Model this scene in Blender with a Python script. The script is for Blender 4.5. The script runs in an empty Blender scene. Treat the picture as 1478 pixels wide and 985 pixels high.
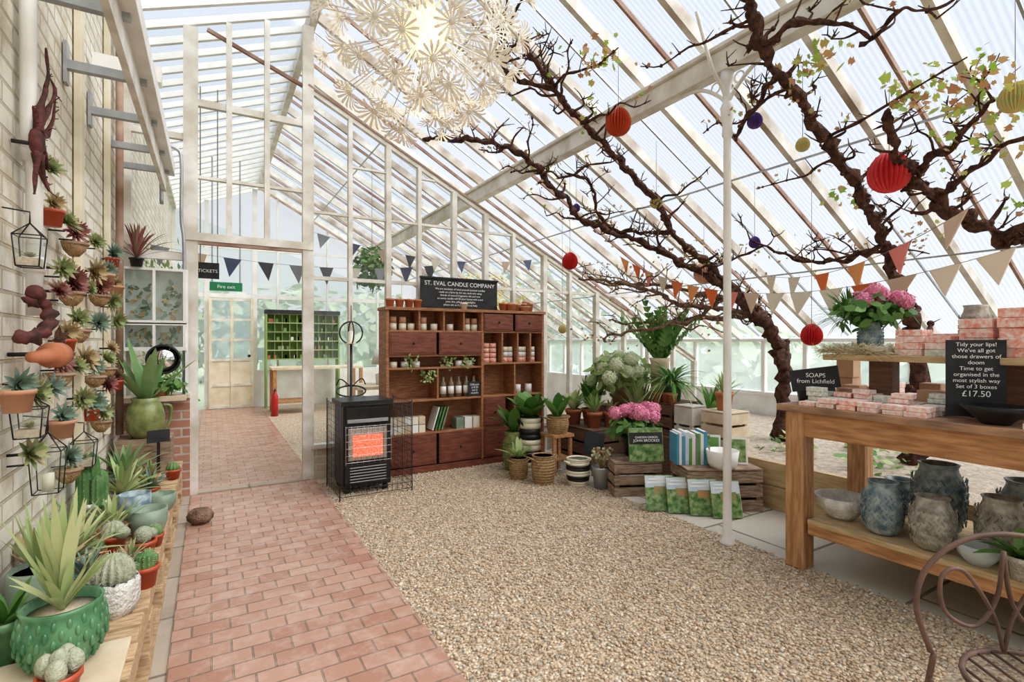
import bpy, math, random
import numpy as np
from mathutils import Vector, Matrix, noise, Euler
random.seed(11)
R=random.random
def U(a,b): return a+(b-a)*random.random()
pi=math.pi
# ------------------------------------------------------------------ materials
def base(name):
    m=bpy.data.materials.new(name); m.use_nodes=True
    nt=m.node_tree; b=nt.nodes['Principled BSDF']
    return m,nt,b
def ramp(nt,cols,interp='LINEAR'):
    r=nt.nodes.new('ShaderNodeValToRGB'); r.color_ramp.interpolation=interp
    e=r.color_ramp.elements
    while len(e)>1: e.remove(e[-1])
    for i,(p,c) in enumerate(cols):
        if i==0: e[0].position=p; x=e[0]
        else: x=e.new(p)
        x.color=(*c,1)
    return r
def mat(name,c1,c2=None,scale=8,rough=.6,metal=0,bump=0,bscale=40,stretch=(1,1,1),emit=0,trans=0):
    m,nt,b=base(name)
    b.inputs['Roughness'].default_value=rough; b.inputs['Metallic'].default_value=metal
    if c2 is None: c2=tuple(x*.82 for x in c1)
    tc=nt.nodes.new('ShaderNodeTexCoord'); mp=nt.nodes.new('ShaderNodeMapping')
    mp.inputs['Scale'].default_value=stretch
    nt.links.new(tc.outputs['Object'],mp.inputs[0])
    n=nt.nodes.new('ShaderNodeTexNoise'); n.inputs['Scale'].default_value=scale; n.inputs['Detail'].default_value=5
    nt.links.new(mp.outputs[0],n.inputs['Vector'])
    r=ramp(nt,[(.35,c1),(.65,c2)]); nt.links.new(n.outputs[0],r.inputs[0])
    nt.links.new(r.outputs[0],b.inputs['Base Color'])
    if emit:
        nt.links.new(r.outputs[0],b.inputs['Emission Color']); b.inputs['Emission Strength'].default_value=emit
    if bump:
        n2=nt.nodes.new('ShaderNodeTexNoise'); n2.inputs['Scale'].default_value=bscale
        nt.links.new(mp.outputs[0],n2.inputs['Vector'])
        bp=nt.nodes.new('ShaderNodeBump'); bp.inputs['Strength'].default_value=bump; bp.inputs['Distance'].default_value=.02
        nt.links.new(n2.outputs[0],bp.inputs['Height']); nt.links.new(bp.outputs[0],b.inputs['Normal'])
    if trans:
        t=nt.nodes.new('ShaderNodeBsdfTranslucent'); nt.links.new(r.outputs[0],t.inputs[0])
        mx=nt.nodes.new('ShaderNodeMixShader'); mx.inputs[0].default_value=trans
        out=nt.nodes['Material Output']
        nt.links.new(b.outputs[0],mx.inputs[1]); nt.links.new(t.outputs[0],mx.inputs[2]); nt.links.new(mx.outputs[0],out.inputs[0])
    return m
def glassmat(name,tint,gl=.08,milk=0,stripes=False):
    m,nt,b=base(name); nt.nodes.remove(b); out=nt.nodes['Material Output']
    tr=nt.nodes.new('ShaderNodeBsdfTransparent'); tr.inputs[0].default_value=(*tint,1)
    g=nt.nodes.new('ShaderNodeBsdfGlossy'); g.inputs['Roughness'].default_value=.05
    mx=nt.nodes.new('ShaderNodeMixShader'); mx.inputs[0].default_value=gl
    nt.links.new(tr.outputs[0],mx.inputs[1]); nt.links.new(g.outputs[0],mx.inputs[2])
    last=mx
    if milk:
        t=nt.nodes.new('ShaderNodeBsdfTranslucent'); t.inputs[0].default_value=(.82,.89,.98,1)
        m2=nt.nodes.new('ShaderNodeMixShader'); m2.inputs[0].default_value=milk
        nt.links.new(mx.outputs[0],m2.inputs[1]); nt.links.new(t.outputs[0],m2.inputs[2]); last=m2
        if stripes:
            tc=nt.nodes.new('ShaderNodeTexCoord'); w=nt.nodes.new('ShaderNodeTexWave'); w.bands_direction='Y'
            w.inputs['Scale'].default_value=9; w.inputs['Distortion'].default_value=.3
            nt.links.new(tc.outputs['Object'],w.inputs[0])
            mr=nt.nodes.new('ShaderNodeMapRange'); mr.inputs[3].default_value=milk*.6; mr.inputs[4].default_value=milk*1.4
            nt.links.new(w.outputs[0],mr.inputs[0]); nt.links.new(mr.outputs[0],m2.inputs[0])
    nt.links.new(last.outputs[0],out.inputs[0]); return m
def brickmat(name,c1,c2,mortar,bw,rh,ms,axes='XY',rough=.5,bump=.4,stain=None,off=.5,sa=.75,s0=.48,nscale=2.2):
    m,nt,b=base(name); b.inputs['Roughness'].default_value=rough
    tc=nt.nodes.new('ShaderNodeTexCoord'); sp=nt.nodes.new('ShaderNodeSeparateXYZ'); cb=nt.nodes.new('ShaderNodeCombineXYZ')
    nt.links.new(tc.outputs['Object'],sp.inputs[0])
    nt.links.new(sp.outputs['XYZ'.index(axes[0])],cb.inputs[0]); nt.links.new(sp.outputs['XYZ'.index(axes[1])],cb.inputs[1])
    br=nt.nodes.new('ShaderNodeTexBrick'); br.offset=off
    br.inputs['Scale'].default_value=1; br.inputs['Brick Width'].default_value=bw; br.inputs['Row Height'].default_value=rh
    br.inputs['Mortar Size'].default_value=ms; br.inputs['Mortar Smooth'].default_value=.3
    br.inputs['Color1'].default_value=(*c1,1); br.inputs['Color2'].default_value=(*c2,1); br.inputs['Mortar'].default_value=(*mortar,1)
    nt.links.new(cb.outputs[0],br.inputs['Vector'])
    n=nt.nodes.new('ShaderNodeTexNoise'); n.inputs['Scale'].default_value=nscale; n.inputs['Detail'].default_value=9; n.inputs['Roughness'].default_value=.72
    nt.links.new(tc.outputs['Object'],n.inputs['Vector'])
    st=stain or tuple(x*.75 for x in c1)
    mx=nt.nodes.new('ShaderNodeMixRGB'); mr=nt.nodes.new('ShaderNodeMapRange'); mr.inputs[1].default_value=s0; mr.inputs[2].default_value=s0+.22; mr.inputs[4].default_value=sa
    nt.links.new(n.outputs[0],mr.inputs[0]); nt.links.new(mr.outputs[0],mx.inputs[0])
    nt.links.new(br.outputs[0],mx.inputs[1]); mx.inputs[2].default_value=(*st,1)
    nt.links.new(mx.outputs[0],b.inputs['Base Color'])
    ad=nt.nodes.new('ShaderNodeMath'); ad.operation='MULTIPLY_ADD'; ad.inputs[1].default_value=.6
    nt.links.new(n.outputs[0],ad.inputs[0]); nt.links.new(br.outputs[1],ad.inputs[2])
    bp=nt.nodes.new('ShaderNodeBump'); bp.inputs['Strength'].default_value=bump; bp.inputs['Distance'].default_value=.01; bp.invert=True
    nt.links.new(ad.outputs[0],bp.inputs['Height']); nt.links.new(bp.outputs[0],b.inputs['Normal'])
    return m
GRAV=[(0,(.26,.18,.12)),(.16,(.56,.42,.28)),(.36,(.68,.55,.40)),(.56,(.42,.30,.20)),(.72,(.80,.71,.57)),(.86,(.36,.33,.28)),(1,(.60,.45,.30))]
def gravelmat():
    m,nt,b=base('gravel_ground'); b.inputs['Roughness'].default_value=.8
    tc=nt.nodes.new('ShaderNodeTexCoord'); v=nt.nodes.new('ShaderNodeTexVoronoi'); v.inputs['Scale'].default_value=75
    nt.links.new(tc.outputs['Object'],v.inputs['Vector'])
    sp=nt.nodes.new('ShaderNodeSeparateXYZ'); nt.links.new(v.outputs['Color'],sp.inputs[0])
    r=ramp(nt,GRAV); nt.links.new(sp.outputs[0],r.inputs[0]); nt.links.new(r.outputs[0],b.inputs['Base Color'])
    bp=nt.nodes.new('ShaderNodeBump'); bp.invert=True; bp.inputs['Strength'].default_value=.9; bp.inputs['Distance'].default_value=.012
    nt.links.new(v.outputs['Distance'],bp.inputs['Height']); nt.links.new(bp.outputs[0],b.inputs['Normal'])
    return m
def islandmat(name,cols,rough=.6,trans=0):
    m,nt,b=base(name); b.inputs['Roughness'].default_value=rough
    g=nt.nodes.new('ShaderNodeNewGeometry'); r=ramp(nt,cols)
    nt.links.new(g.outputs['Random Per Island'],r.inputs[0]); nt.links.new(r.outputs[0],b.inputs['Base Color'])
    if trans:
        t=nt.nodes.new('ShaderNodeBsdfTranslucent'); nt.links.new(r.outputs[0],t.inputs[0])
        mx=nt.nodes.new('ShaderNodeMixShader'); mx.inputs[0].default_value=trans
        nt.links.new(b.outputs[0],mx.inputs[1]); nt.links.new(t.outputs[0],mx.inputs[2]); nt.links.new(mx.outputs[0],nt.nodes['Material Output'].inputs[0])
    return m
M={}
M['white']=mat('aged_white_paint',(.84,.82,.77),(.60,.55,.47),scale=5,rough=.5)
M['white2']=mat('clean_white_paint',(.88,.87,.85),(.76,.74,.70),scale=4,rough=.45)
M['rafter']=mat('weathered_rafter',(.80,.78,.74),(.38,.30,.23),scale=3,rough=.6)
M['rust']=mat('rusty_brown_bar',(.26,.13,.085),(.44,.32,.25),scale=5,rough=.7)
M['cream']=mat('cream_paint',(.82,.76,.61),(.68,.60,.44),scale=6)
M['grey']=mat('galvanised_grey',(.48,.50,.52),(.38,.40,.42),metal=.6,rough=.4)
M['glass']=glassmat('clear_glass',(.95,.975,.97),.10)
M['frost']=glassmat('dusty_glass',(.95,.97,.97),.06,.42)
M['poly']=glassmat('roof_glazing',(.92,.945,.975),.03,.12,True)
M['wall']=brickmat('painted_brick',(.88,.85,.76),(.79,.75,.65),(.60,.53,.41),.24,.085,.008,'YZ',.75,1.0,stain=(.52,.42,.27),sa=.9,s0=.47,nscale=4)
M['redbrick']=brickmat('old_red_brick',(.46,.22,.15),(.56,.33,.23),(.6,.55,.48),.22,.075,.01,'XZ',.8,.5)
M['oldbase']=brickmat('limewashed_base',(.52,.42,.34),(.62,.54,.45),(.6,.55,.48),.22,.075,.01,'XZ',.8,.5)
M['tile']=brickmat('terracotta_pavers',(.42,.225,.155),(.53,.33,.245),(.27,.19,.145),.155,.105,.0045,'XY',.27,.8,stain=(.58,.43,.355),sa=.75,s0=.46,nscale=7)
M['gravel']=gravelmat()
M['pebble']=islandmat('pebbles',GRAV,.65)
M['slab']=brickmat('stone_slabs',(.58,.54,.46),(.50,.47,.40),(.22,.19,.15),.8,.62,.012,'XY',.8,.5)
M['kerb']=brickmat('worn_kerb',(.40,.33,.26),(.48,.41,.33),(.22,.19,.15),.6,.5,.01,'XY',.8,.5)
M['soil']=mat('bed_soil',(.42,.34,.26),(.62,.54,.45),scale=25,rough=.9,bump=.8,bscale=60)
M['grass']=mat('lawn',(.48,.56,.36),(.56,.62,.44),scale=3,rough=.9)
M['mahog']=mat('dark_red_wood',(.15,.045,.03),(.25,.09,.055),scale=9,rough=.45,stretch=(1,1,6))
M['brown']=mat('brown_wood',(.46,.22,.11),(.27,.12,.055),scale=9,rough=.55,stretch=(1,1,8))
M['pine']=mat('warm_pine',(.60,.34,.16),(.36,.17,.075),scale=6,rough=.5,stretch=(8,1,8))
M['pineV']=mat('warm_pine_leg',(.60,.36,.18),(.38,.19,.085),scale=6,rough=.5,stretch=(8,8,1))
M['top']=mat('worn_bench_top',(.48,.29,.17),(.24,.15,.10),scale=6,rough=.6,stretch=(6,1,6))
M['pallet']=mat('pallet_wood',(.64,.47,.29),(.40,.27,.16),scale=9,rough=.75,stretch=(2,8,8))
M['crate']=mat('crate_wood',(.42,.31,.22),(.20,.135,.095),scale=12,rough=.85,stretch=(1,1,6))
M['plank']=mat('sawn_timber',(.60,.46,.27),(.44,.31,.16),scale=6,rough=.75,stretch=(6,1,8))
M['palew']=mat('pale_wood',(.76,.65,.49),(.62,.50,.35),scale=8,rough=.7)
M['black']=mat('black_metal',(.012,.012,.013),(.03,.03,.03),rough=.35)
M['chalk']=mat('chalkboard',(.02,.022,.024),(.04,.042,.045),rough=.7)
M['chalkw']=mat('chalk_white',(.9,.9,.88),(.85,.85,.83))
M['terra']=mat('terracotta',(.56,.23,.12),(.46,.17,.08),rough=.75)
M['terrap']=mat('pale_terracotta',(.62,.36,.24),(.54,.28,.17),rough=.8)
M['redpot']=mat('red_plastic',(.52,.11,.045),(.45,.09,.04),rough=.4)
M['greenglaze']=mat('green_glaze',(.05,.17,.08),(.15,.31,.16),scale=14,rough=.22)
M['olive']=mat('olive_glaze',(.16,.20,.07),(.30,.32,.13),scale=18,rough=.25)
M['sage']=mat('sage_ceramic',(.30,.37,.29),(.20,.27,.20),rough=.4)
M['blueglaze']=mat('blue_grey_glaze',(.13,.21,.26),(.42,.49,.49),scale=26,rough=.3)
M['tanglaze']=mat('tan_grey_glaze',(.25,.23,.19),(.54,.51,.44),scale=26,rough=.35)
M['whitecer']=mat('white_ceramic',(.80,.79,.75),(.58,.57,.52),scale=20,rough=.45,bump=.6,bscale=90)
M['wicker']=mat('wicker',(.52,.36,.19),(.37,.23,.11),scale=40,rough=.8,bump=.8,bscale=120)
M['soilp']=mat('potting_soil',(.09,.06,.04),(.14,.10,.07),scale=60,rough=.95)
M['sand']=mat('gravel_topping',(.66,.55,.42),(.5,.42,.32),scale=90,rough=.9)
M['agave']=mat('agave_green',(.15,.28,.10),(.27,.40,.18),scale=6,rough=.45,trans=.1)
M['varie']=islandmat('variegated_leaf',[(0,(.25,.37,.12)),(.5,(.58,.61,.34)),(1,(.36,.46,.20))],.5,.12)
M['cactus']=mat('cactus_green',(.08,.19,.06),(.16,.28,.10),scale=14,rough=.6)
M['cactusg']=mat('grey_cactus',(.34,.38,.27),(.48,.49,.38),scale=25,rough=.8,bump=.5,bscale=120)
M['spine']=mat('cactus_spines',(.85,.78,.6),(.7,.55,.35))
M['succ']=islandmat('succulent_grey_green',[(0,(.15,.22,.15)),(.5,(.27,.35,.26)),(1,(.17,.27,.23))],.6)
M['succg']=islandmat('succulent_green',[(0,(.19,.27,.09)),(.6,(.34,.38,.18)),(1,(.44,.36,.20))],.6)
M['succr']=islandmat('succulent_red',[(0,(.20,.05,.05)),(.6,(.32,.13,.11)),(1,(.30,.24,.14))],.6)
M['dry']=islandmat('dried_leaf',[(0,(.36,.25,.12)),(1,(.53,.43,.24))],.7)
M['leaf']=islandmat('leaf_green',[(0,(.06,.17,.03)),(.5,(.12,.27,.06)),(1,(.20,.37,.10))],.45,.2)
M['leafl']=islandmat('leaf_light',[(0,(.24,.38,.12)),(.5,(.38,.50,.19)),(1,(.51,.58,.30))],.5,.25)
M['hedge']=islandmat('hedge_leaf',[(0,(.36,.44,.29)),(.5,(.50,.57,.40)),(1,(.64,.69,.54))],.6,.25)
M['vleaf']=islandmat('vine_leaf',[(0,(.28,.46,.07)),(.4,(.46,.55,.13)),(.65,(.58,.38,.16)),(1,(.40,.18,.10))],.5,.35)
M['vdry']=islandmat('young_vine_bud',[(0,(.34,.18,.10)),(.5,(.50,.32,.17)),(1,(.48,.46,.17))],.6,.3)
M['hyw']=islandmat('white_hydrangea',[(0,(.64,.71,.44)),(1,(.84,.87,.72))],.6,.2)
M['hyp']=islandmat('pink_hydrangea',[(0,(.76,.20,.36)),(1,(.90,.48,.60))],.6,.2)
M['yell']=islandmat('yellow_flower',[(0,(.80,.60,.12)),(1,(.85,.78,.35))],.6,.2)
M['bark']=mat('vine_bark',(.19,.09,.06),(.05,.024,.018),scale=26,rough=.95,bump=1,bscale=110)
M['bark2']=mat('grey_bark',(.32,.20,.14),(.13,.08,.055),scale=18,rough=.9,bump=1,bscale=80)
M['paper']=mat('white_paper',(.84,.81,.74),(.76,.72,.64),rough=.7,trans=.1)
M['steel']=mat('chrome',(.75,.75,.76),(.7,.7,.7),metal=1,rough=.15)
M['ered']=mat('red_paper',(.72,.05,.04),(.60,.03,.03),trans=.2)
M['epink']=mat('coral_paper',(.80,.09,.09),(.70,.06,.07),trans=.2)
M['erust']=mat('rust_paper',(.62,.10,.03),(.50,.07,.02),trans=.2)
M['epur']=mat('purple_paper',(.18,.11,.36),(.14,.08,.30),trans=.3)
M['egold']=mat('gold_paper',(.72,.55,.22),(.6,.62,.3),scale=30,trans=.2)
M['eros']=mat('rose_paper',(.75,.42,.32),(.80,.55,.42),scale=30,trans=.2)
M['forange']=mat('orange_cloth',(.82,.25,.08),(.78,.22,.07),trans=.25)
M['fpeach']=mat('peach_cloth',(.86,.45,.18),(.82,.4,.16),trans=.25)
M['fpink']=mat('pink_cloth',(.84,.34,.28),(.8,.3,.26),trans=.25)
M['fcream']=mat('cream_cloth',(.84,.78,.66),(.8,.74,.62),trans=.25)
M['ftan']=mat('tan_cloth',(.74,.58,.46),(.7,.54,.42),trans=.25)
M['fgrey']=mat('grey_cloth',(.34,.35,.38),(.3,.31,.34),trans=.2)
M['fblue']=mat('navy_cloth',(.12,.14,.24),(.09,.11,.20),trans=.2)
M['fblk']=mat('charcoal_cloth',(.10,.105,.11),(.08,.085,.09),trans=.2)
M['string']=mat('string',(.25,.22,.18),(.2,.18,.15))
M['wire']=mat('rusty_wire',(.22,.14,.11),(.11,.07,.055),rough=.6,metal=.3)
M['exit']=mat('exit_green',(.02,.26,.11),(.02,.22,.09))
M['shelfg']=mat('green_paint',(.30,.44,.16),(.25,.38,.13))
M['fire']=mat('gas_fire_ceramic',(1,.10,.05),(1,.32,.20),scale=60,emit=.55)
M['cream2']=mat('candle_wax',(.84,.79,.65),(.78,.72,.56),rough=.4)
M['coral']=mat('coral_tin',(.82,.32,.22),(.88,.62,.54),scale=60)
M['soapp']=mat('pastel_soap_wrap',(.88,.84,.78),(.84,.46,.40),scale=60)
M['soapg']=mat('speckled_soap_wrap',(.88,.86,.80),(.52,.58,.50),scale=60)
M['soapo']=mat('coral_soap_wrap',(.84,.30,.22),(.90,.78,.71),scale=50)
M['kraft']=mat('kraft_card',(.62,.40,.26),(.53,.33,.21))
M['book']=mat('garden_book_cover',(.05,.17,.03),(.36,.45,.22),scale=24,rough=.3)
M['bookc']=mat('cottage_photo',(.55,.30,.15),(.20,.34,.12),scale=14,rough=.3)
M['sky']=mat('sky_print',(.50,.62,.72),(.74,.78,.80),scale=8,rough=.3)
M['pages']=mat('paper_white',(.86,.85,.82),(.80,.79,.76))
M['bkblue']=mat('blue_spine',(.10,.34,.50),(.08,.30,.45))
M['bkgrn']=mat('green_spine',(.18,.37,.12),(.15,.32,.1))
M['amber']=mat('bottle_brown',(.20,.16,.10),(.28,.24,.15),rough=.2)
M['raffia']=islandmat('raffia',[(0,(.62,.50,.30)),(1,(.78,.68,.46))],.8)
M['mirror']=mat('mirror_glass',(.85,.87,.87),(.8,.83,.83),metal=1,rough=.05)
M['gblock']=mat('glass_block',(.78,.84,.83),(.88,.91,.90),scale=14,rough=.12,trans=.55)
M['darkw']=mat('dark_timber',(.16,.085,.055),(.24,.14,.09),scale=8,rough=.7,stretch=(8,1,8))
M['redfe']=mat('extinguisher_red',(.5,.03,.03),(.42,.02,.02),rough=.3)
M['deadroot']=mat('gnarled_root',(.06,.03,.025),(.18,.055,.05),scale=30,rough=.85)
M['bulb']=mat('lamp_bulb_glow',(1,.74,.36),(1,.68,.30),emit=1.8)
# ------------------------------------------------------------------ mesh builder
class MB:
    def __init__(s,name): s.name=name; s.v=[]; s.f=[]; s.mi=[]; s.sm=[]; s.ms=[]; s.T=None
    def idx(s,m):
        m=M[m] if isinstance(m,str) else m
        if m not in s.ms: s.ms.append(m)
        return s.ms.index(m)
    def add(s,vs,fs,m,smooth=False):
        k=len(s.v); i=s.idx(m)
        if s.T is not None: vs=[s.T@Vector(v) for v in vs]
        s.v+= [tuple(v) for v in vs]
        for f in fs: s.f.append(tuple(a+k for a in f)); s.mi.append(i); s.sm.append(smooth)
    def box(s,c,d,m,rot=None):
        x,y,z=[q/2 for q in d]
        vs=[Vector((a*x,b*y,e*z)) for a in(-1,1) for b in(-1,1) for e in(-1,1)]
        if rot:
            E=Euler(rot).to_matrix(); vs=[E@v for v in vs]
        vs=[v+Vector(c) for v in vs]
        s.add(vs,[(0,1,3,2),(4,6,7,5),(0,4,5,1),(2,3,7,6),(0,2,6,4),(1,5,7,3)],m)
    def b2(s,x0,x1,y0,y1,z0,z1,m): s.box(((x0+x1)/2,(y0+y1)/2,(z0+z1)/2),(abs(x1-x0),abs(y1-y0),abs(z1-z0)),m)
    def beam(s,p,q,w,h,m):
        p=Vector(p);q=Vector(q);d=q-p;L=d.length;d.normalize()
        side=d.cross(Vector((0,0,1)))
        if side.length<1e-4: side=Vector((1,0,0))
        side.normalize(); up=side.cross(d)
        vs=[]
        for a in(p,q):
            for i,j in((-1,-1),(1,-1),(1,1),(-1,1)): vs.append(a+side*(i*w/2)+up*(j*h/2))
        s.add(vs,[(0,1,2,3),(7,6,5,4),(0,4,5,1),(1,5,6,2),(2,6,7,3),(3,7,4,0)],m)
    def lathe(s,c,prof,m,seg=20,ribs=0,amp=0,smooth=True,ax=None,zig=False):
        vs=[];n=len(prof); c=Vector(c)
        for j,(r,z) in enumerate(prof):
            for i in range(seg):
                a=2*pi*i/seg
                rr=r*(1+amp*math.cos(ribs*a)) if ribs else r
                if zig: rr*= (1+.05*(((i+j)%2)*2-1))
                vs.append(Vector((rr*math.cos(a),rr*math.sin(a),z)))
        if ax is not None:
            Q=Vector((0,0,1)).rotation_difference(Vector(ax)).to_matrix(); vs=[Q@v for v in vs]
        vs=[v+c for v in vs]
        fs=[]
        for j in range(n-1):
            for i in range(seg):
                k=(i+1)%seg; fs.append((j*seg+i,j*seg+k,(j+1)*seg+k,(j+1)*seg+i))
        if prof[0][0]>1e-5: fs.append(tuple(range(seg))[::-1])
        if prof[-1][0]>1e-5: fs.append(tuple((n-1)*seg+i for i in range(seg)))
        s.add(vs,fs,m,smooth)
    def ball(s,c,r,m,seg=14,rings=8,ribs=0,amp=0,lump=0):
        if not hasattr(r,'__len__'): r=(r,r,r)
        vs=[];fs=[]
        for j in range(rings+1):
            t=pi*j/rings
            for i in range(seg):
                a=2*pi*i/seg; q=1+(amp*math.cos(ribs*a) if ribs else 0)
                p=Vector((r[0]*math.sin(t)*math.cos(a)*q,r[1]*math.sin(t)*math.sin(a)*q,r[2]*math.cos(t)))
                if lump: p*=1+lump*noise.noise(p*9+Vector(c)*3)
                vs.append(p+Vector(c))
        for j in range(rings):
            for i in range(seg):
                k=(i+1)%seg; fs.append((j*seg+i,(j+1)*seg+i,(j+1)*seg+k,j*seg+k))
        s.add(vs,fs,m,True)
    def tube(s,pts,r,m,seg=8,rough=0):
        pts=[Vector(p) for p in pts];n=len(pts); vs=[];fs=[];prev=None
        for i,p in enumerate(pts):
            d=(pts[min(i+1,n-1)]-pts[max(i-1,0)]).normalized()
            if prev is None:
                u=d.orthogonal().normalized()
            else:
                u=(prev-d*prev.dot(d))
                u=u.normalized() if u.length>1e-5 else d.orthogonal().normalized()
            prev=u; w=d.cross(u); rr=r[min(i,len(r)-1)] if hasattr(r,'__len__') else r
            for k in range(seg):
                a=2*pi*k/seg; q=rr
                if rough: q*=1+rough*noise.noise(Vector((p.x*14+math.cos(a)*1.6,p.y*14+math.sin(a)*1.6,p.z*14)))*1.8
                vs.append(p+u*(q*math.cos(a))+w*(q*math.sin(a)))
        for i in range(n-1):
            for k in range(seg):
                l=(k+1)%seg; fs.append((i*seg+k,i*seg+l,(i+1)*seg+l,(i+1)*seg+k))
        fs.append(tuple(range(seg))[::-1]); fs.append(tuple((n-1)*seg+k for k in range(seg)))
        s.add(vs,fs,m,True)
    def blade(s,b,az,L,W,el,droop,m,n=6,fold=.25,pw=.8):
        b=Vector(b); h=Vector((math.cos(az),math.sin(az),0)); sd=Vector((-math.sin(az),math.cos(az),0))
        vs=[];fs=[]
        for i in range(n+1):
            t=i/n; p=b+h*(L*math.cos(el)*t)+Vector((0,0,1))*(L*(math.sin(el)*t-droop*t*t))
            w=W*.5*max(.03,math.sin(pi*(.15+.85*t)))**pw
            up=Vector((0,0,1))*(w*fold)
            vs+=[p-sd*w+up,p,p+sd*w+up]
        for i in range(n):
            a=i*3; fs+=[(a,a+1,a+4,a+3),(a+1,a+2,a+5,a+4)]
        s.add(vs,fs,m,True)
    def leaf(s,p,nrm,size,m,lobes=False,ang=None):
        p=Vector(p); nrm=Vector(nrm).normalized(); u=nrm.orthogonal().normalized()
        if ang is None: ang=R()*2*pi
        u=Matrix.Rotation(ang,3,nrm)@u; w=nrm.cross(u)
        if lobes: sh=[(0,0),(.15,.5),(.45,.32),(.55,.62),(.72,.3),(1,0),(.72,-.3),(.55,-.62),(.45,-.32),(.15,-.5)]
        else: sh=[(0,0),(.3,.26),(.65,.24),(1,0),(.65,-.24),(.3,-.26)]
        s.add([p+u*(a*size)+w*(b*size) for a,b in sh],[tuple(range(len(sh)))],m)
    def quad(s,a,b,c,d,m): s.add([a,b,c,d],[(0,1,2,3)],m)
    def build(s,bevel=0,parent=None):
        if not s.name.startswith(('wall_l','ceil','ground','gable','garden')):
            s.v=[((-.645,y,z) if -.85<x<-.645 and z>.01 else (x,y,z)) for x,y,z in s.v]
        me=bpy.data.meshes.new(s.name); me.from_pydata(s.v,[],s.f); me.update()
        for m in s.ms: me.materials.append(m)
        me.polygons.foreach_set('material_index',s.mi); me.polygons.foreach_set('use_smooth',s.sm)
        o=bpy.data.objects.new(s.name,me); bpy.context.collection.objects.link(o)
        if bevel:
            b=o.modifiers.new('bev','BEVEL'); b.width=bevel; b.segments=2; b.limit_method='ANGLE'
        if parent: o.parent=parent
        return o
def text(body,loc,size,parent,rotz=0,tilt=pi/2,name='lettering',align='CENTER',m='chalkw'):
    cu=bpy.data.curves.new(name,'FONT'); cu.body=body; cu.size=size; cu.align_x=align; cu.extrude=.0006
    cu.materials.append(M[m]); o=bpy.data.objects.new(name,cu); bpy.context.collection.objects.link(o)
    o.location=loc; o.rotation_euler=(tilt,0,rotz); o.parent=parent; return o
def cr(pts,k=6):
    P=[Vector(p) for p in pts]; P=[P[0]*2-P[1]]+P+[P[-1]*2-P[-2]]; out=[]
    for i in range(1,len(P)-2):
        for j in range(k):
            t=j/k; a,b,c,d=P[i-1:i+3]
            out.append(.5*((2*b)+(c-a)*t+(2*a-5*b+4*c-d)*t*t+(3*b-a-3*c+d)*t**3))
    out.append(P[-2]); return out
# ------------------------------------------------------------------ room shell
def front(x): return 5.03-.55*x
def back(x): return 3.95+.4*(x+.65)
RX=.86; EX=6.6; Y0=-2.6; Y1=11.75; PY=5.3
m=MB('ground_outside'); m.b2(-40,60,-40,70,-.3,-.12,'grass'); m.build()
m=MB('floor'); m.b2(.87,3.05,Y0,PY,-.12,0,'gravel'); m.b2(.87,6.6,PY,Y1,-.12,-.0,'gravel'); m.build()
m=MB('floor_tiled_path'); m.b2(-.155,.87,Y0,Y1,-.12,.008,'tile'); m.b2(-.65,-.155,Y0,Y1,-.12,.0,'kerb')
m.b2(-.1,.82,PY-.05,PY+.05,0,.02,'kerb'); m.build()
m=MB('floor_stone_slabs'); m.b2(3.05,3.87,Y0,PY,-.12,.004,'slab'); m.build()
m=MB('wall_left'); m.b2(-.85,-.65,Y0,Y1,-.12,3.88,'wall'); m.build()
m=MB('wall_right'); m.b2(6.55,6.7,Y0,Y1,-.12,.62,'white2')
y=Y0
while y<Y1: m.b2(6.58,6.64,y-.025,y+.025,.62,1.36,'white2'); y+=.58
m.b2(6.56,6.68,Y0,Y1,1.34,1.38,'white2'); m.b2(6.54,6.72,Y0,Y1,.6,.65,'white2')
m.quad((6.61,Y0,.6),(6.61,Y1,.6),(6.61,Y1,1.4),(6.61,Y0,1.4),'frost'); m.build()
m=MB('ceiling_glass')
m.quad((RX,Y0,front(RX)+.05),(EX+.1,Y0,front(EX+.1)+.05),(EX+.1,Y1,front(EX+.1)+.05),(RX,Y1,front(RX)+.05),'poly')
m.quad((RX,Y0,back(RX)+.05),(-.7,Y0,back(-.7)+.05),(-.7,Y1,back(-.7)+.05),(RX,Y1,back(RX)+.05),'poly'); m.build()
m=MB('ceiling_rafters')
k=0; y=PY-.58*13
while y<Y1:
    m.beam((RX,y,front(RX)),(EX,y,front(EX)),.045,.09,'rafter' if k%3 else 'white')
    if k%2==0: m.beam((RX,y+.29,front(RX)+.01),(EX,y+.29,front(EX)+.01),.02,.035,'rust')
    else: m.beam((RX,y+.29,front(RX)+.02),(EX,y+.29,front(EX)+.02),.014,.02,'grey')
    for q in (0,.29): m.beam((RX,y+q,back(RX)),(-.65,y+q,back(-.65)),.04,.06,'white2')
    y+=.58; k+=1
m.beam((RX,Y0,front(RX)-.02),(RX,Y1,front(RX)-.02),.07,.16,'white')
m.b2(-.66,-.58,Y0,Y1,3.9,4.0,'white')
for x in (1.9,4.0,5.3): m.beam((x,Y0,front(x)-.05),(x,Y1,front(x)-.05),.014,.014,'grey')
m.build()
m=MB('ceiling_purlin'); m.b2(2.91,3.01,Y0,Y1,3.14,3.28,'white'); m.b2(2.88,3.04,Y0,Y1,3.28,3.31,'white'); m.build(.006)
m=MB('trim_gantry')
m.b2(-.37,-.27,Y0,PY-.05,2.76,2.86,'white2'); m.b2(-.36,-.33,Y0,PY-.05,2.62,2.765,'white')
for y in (2.1,2.75,3.4,4.0,4.6,5.1):
    m.b2(-.645,-.3,y-.02,y+.02,2.735,2.78,'grey'); m.b2(-.645,-.63,y-.03,y+.03,2.66,2.87,'grey')
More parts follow.
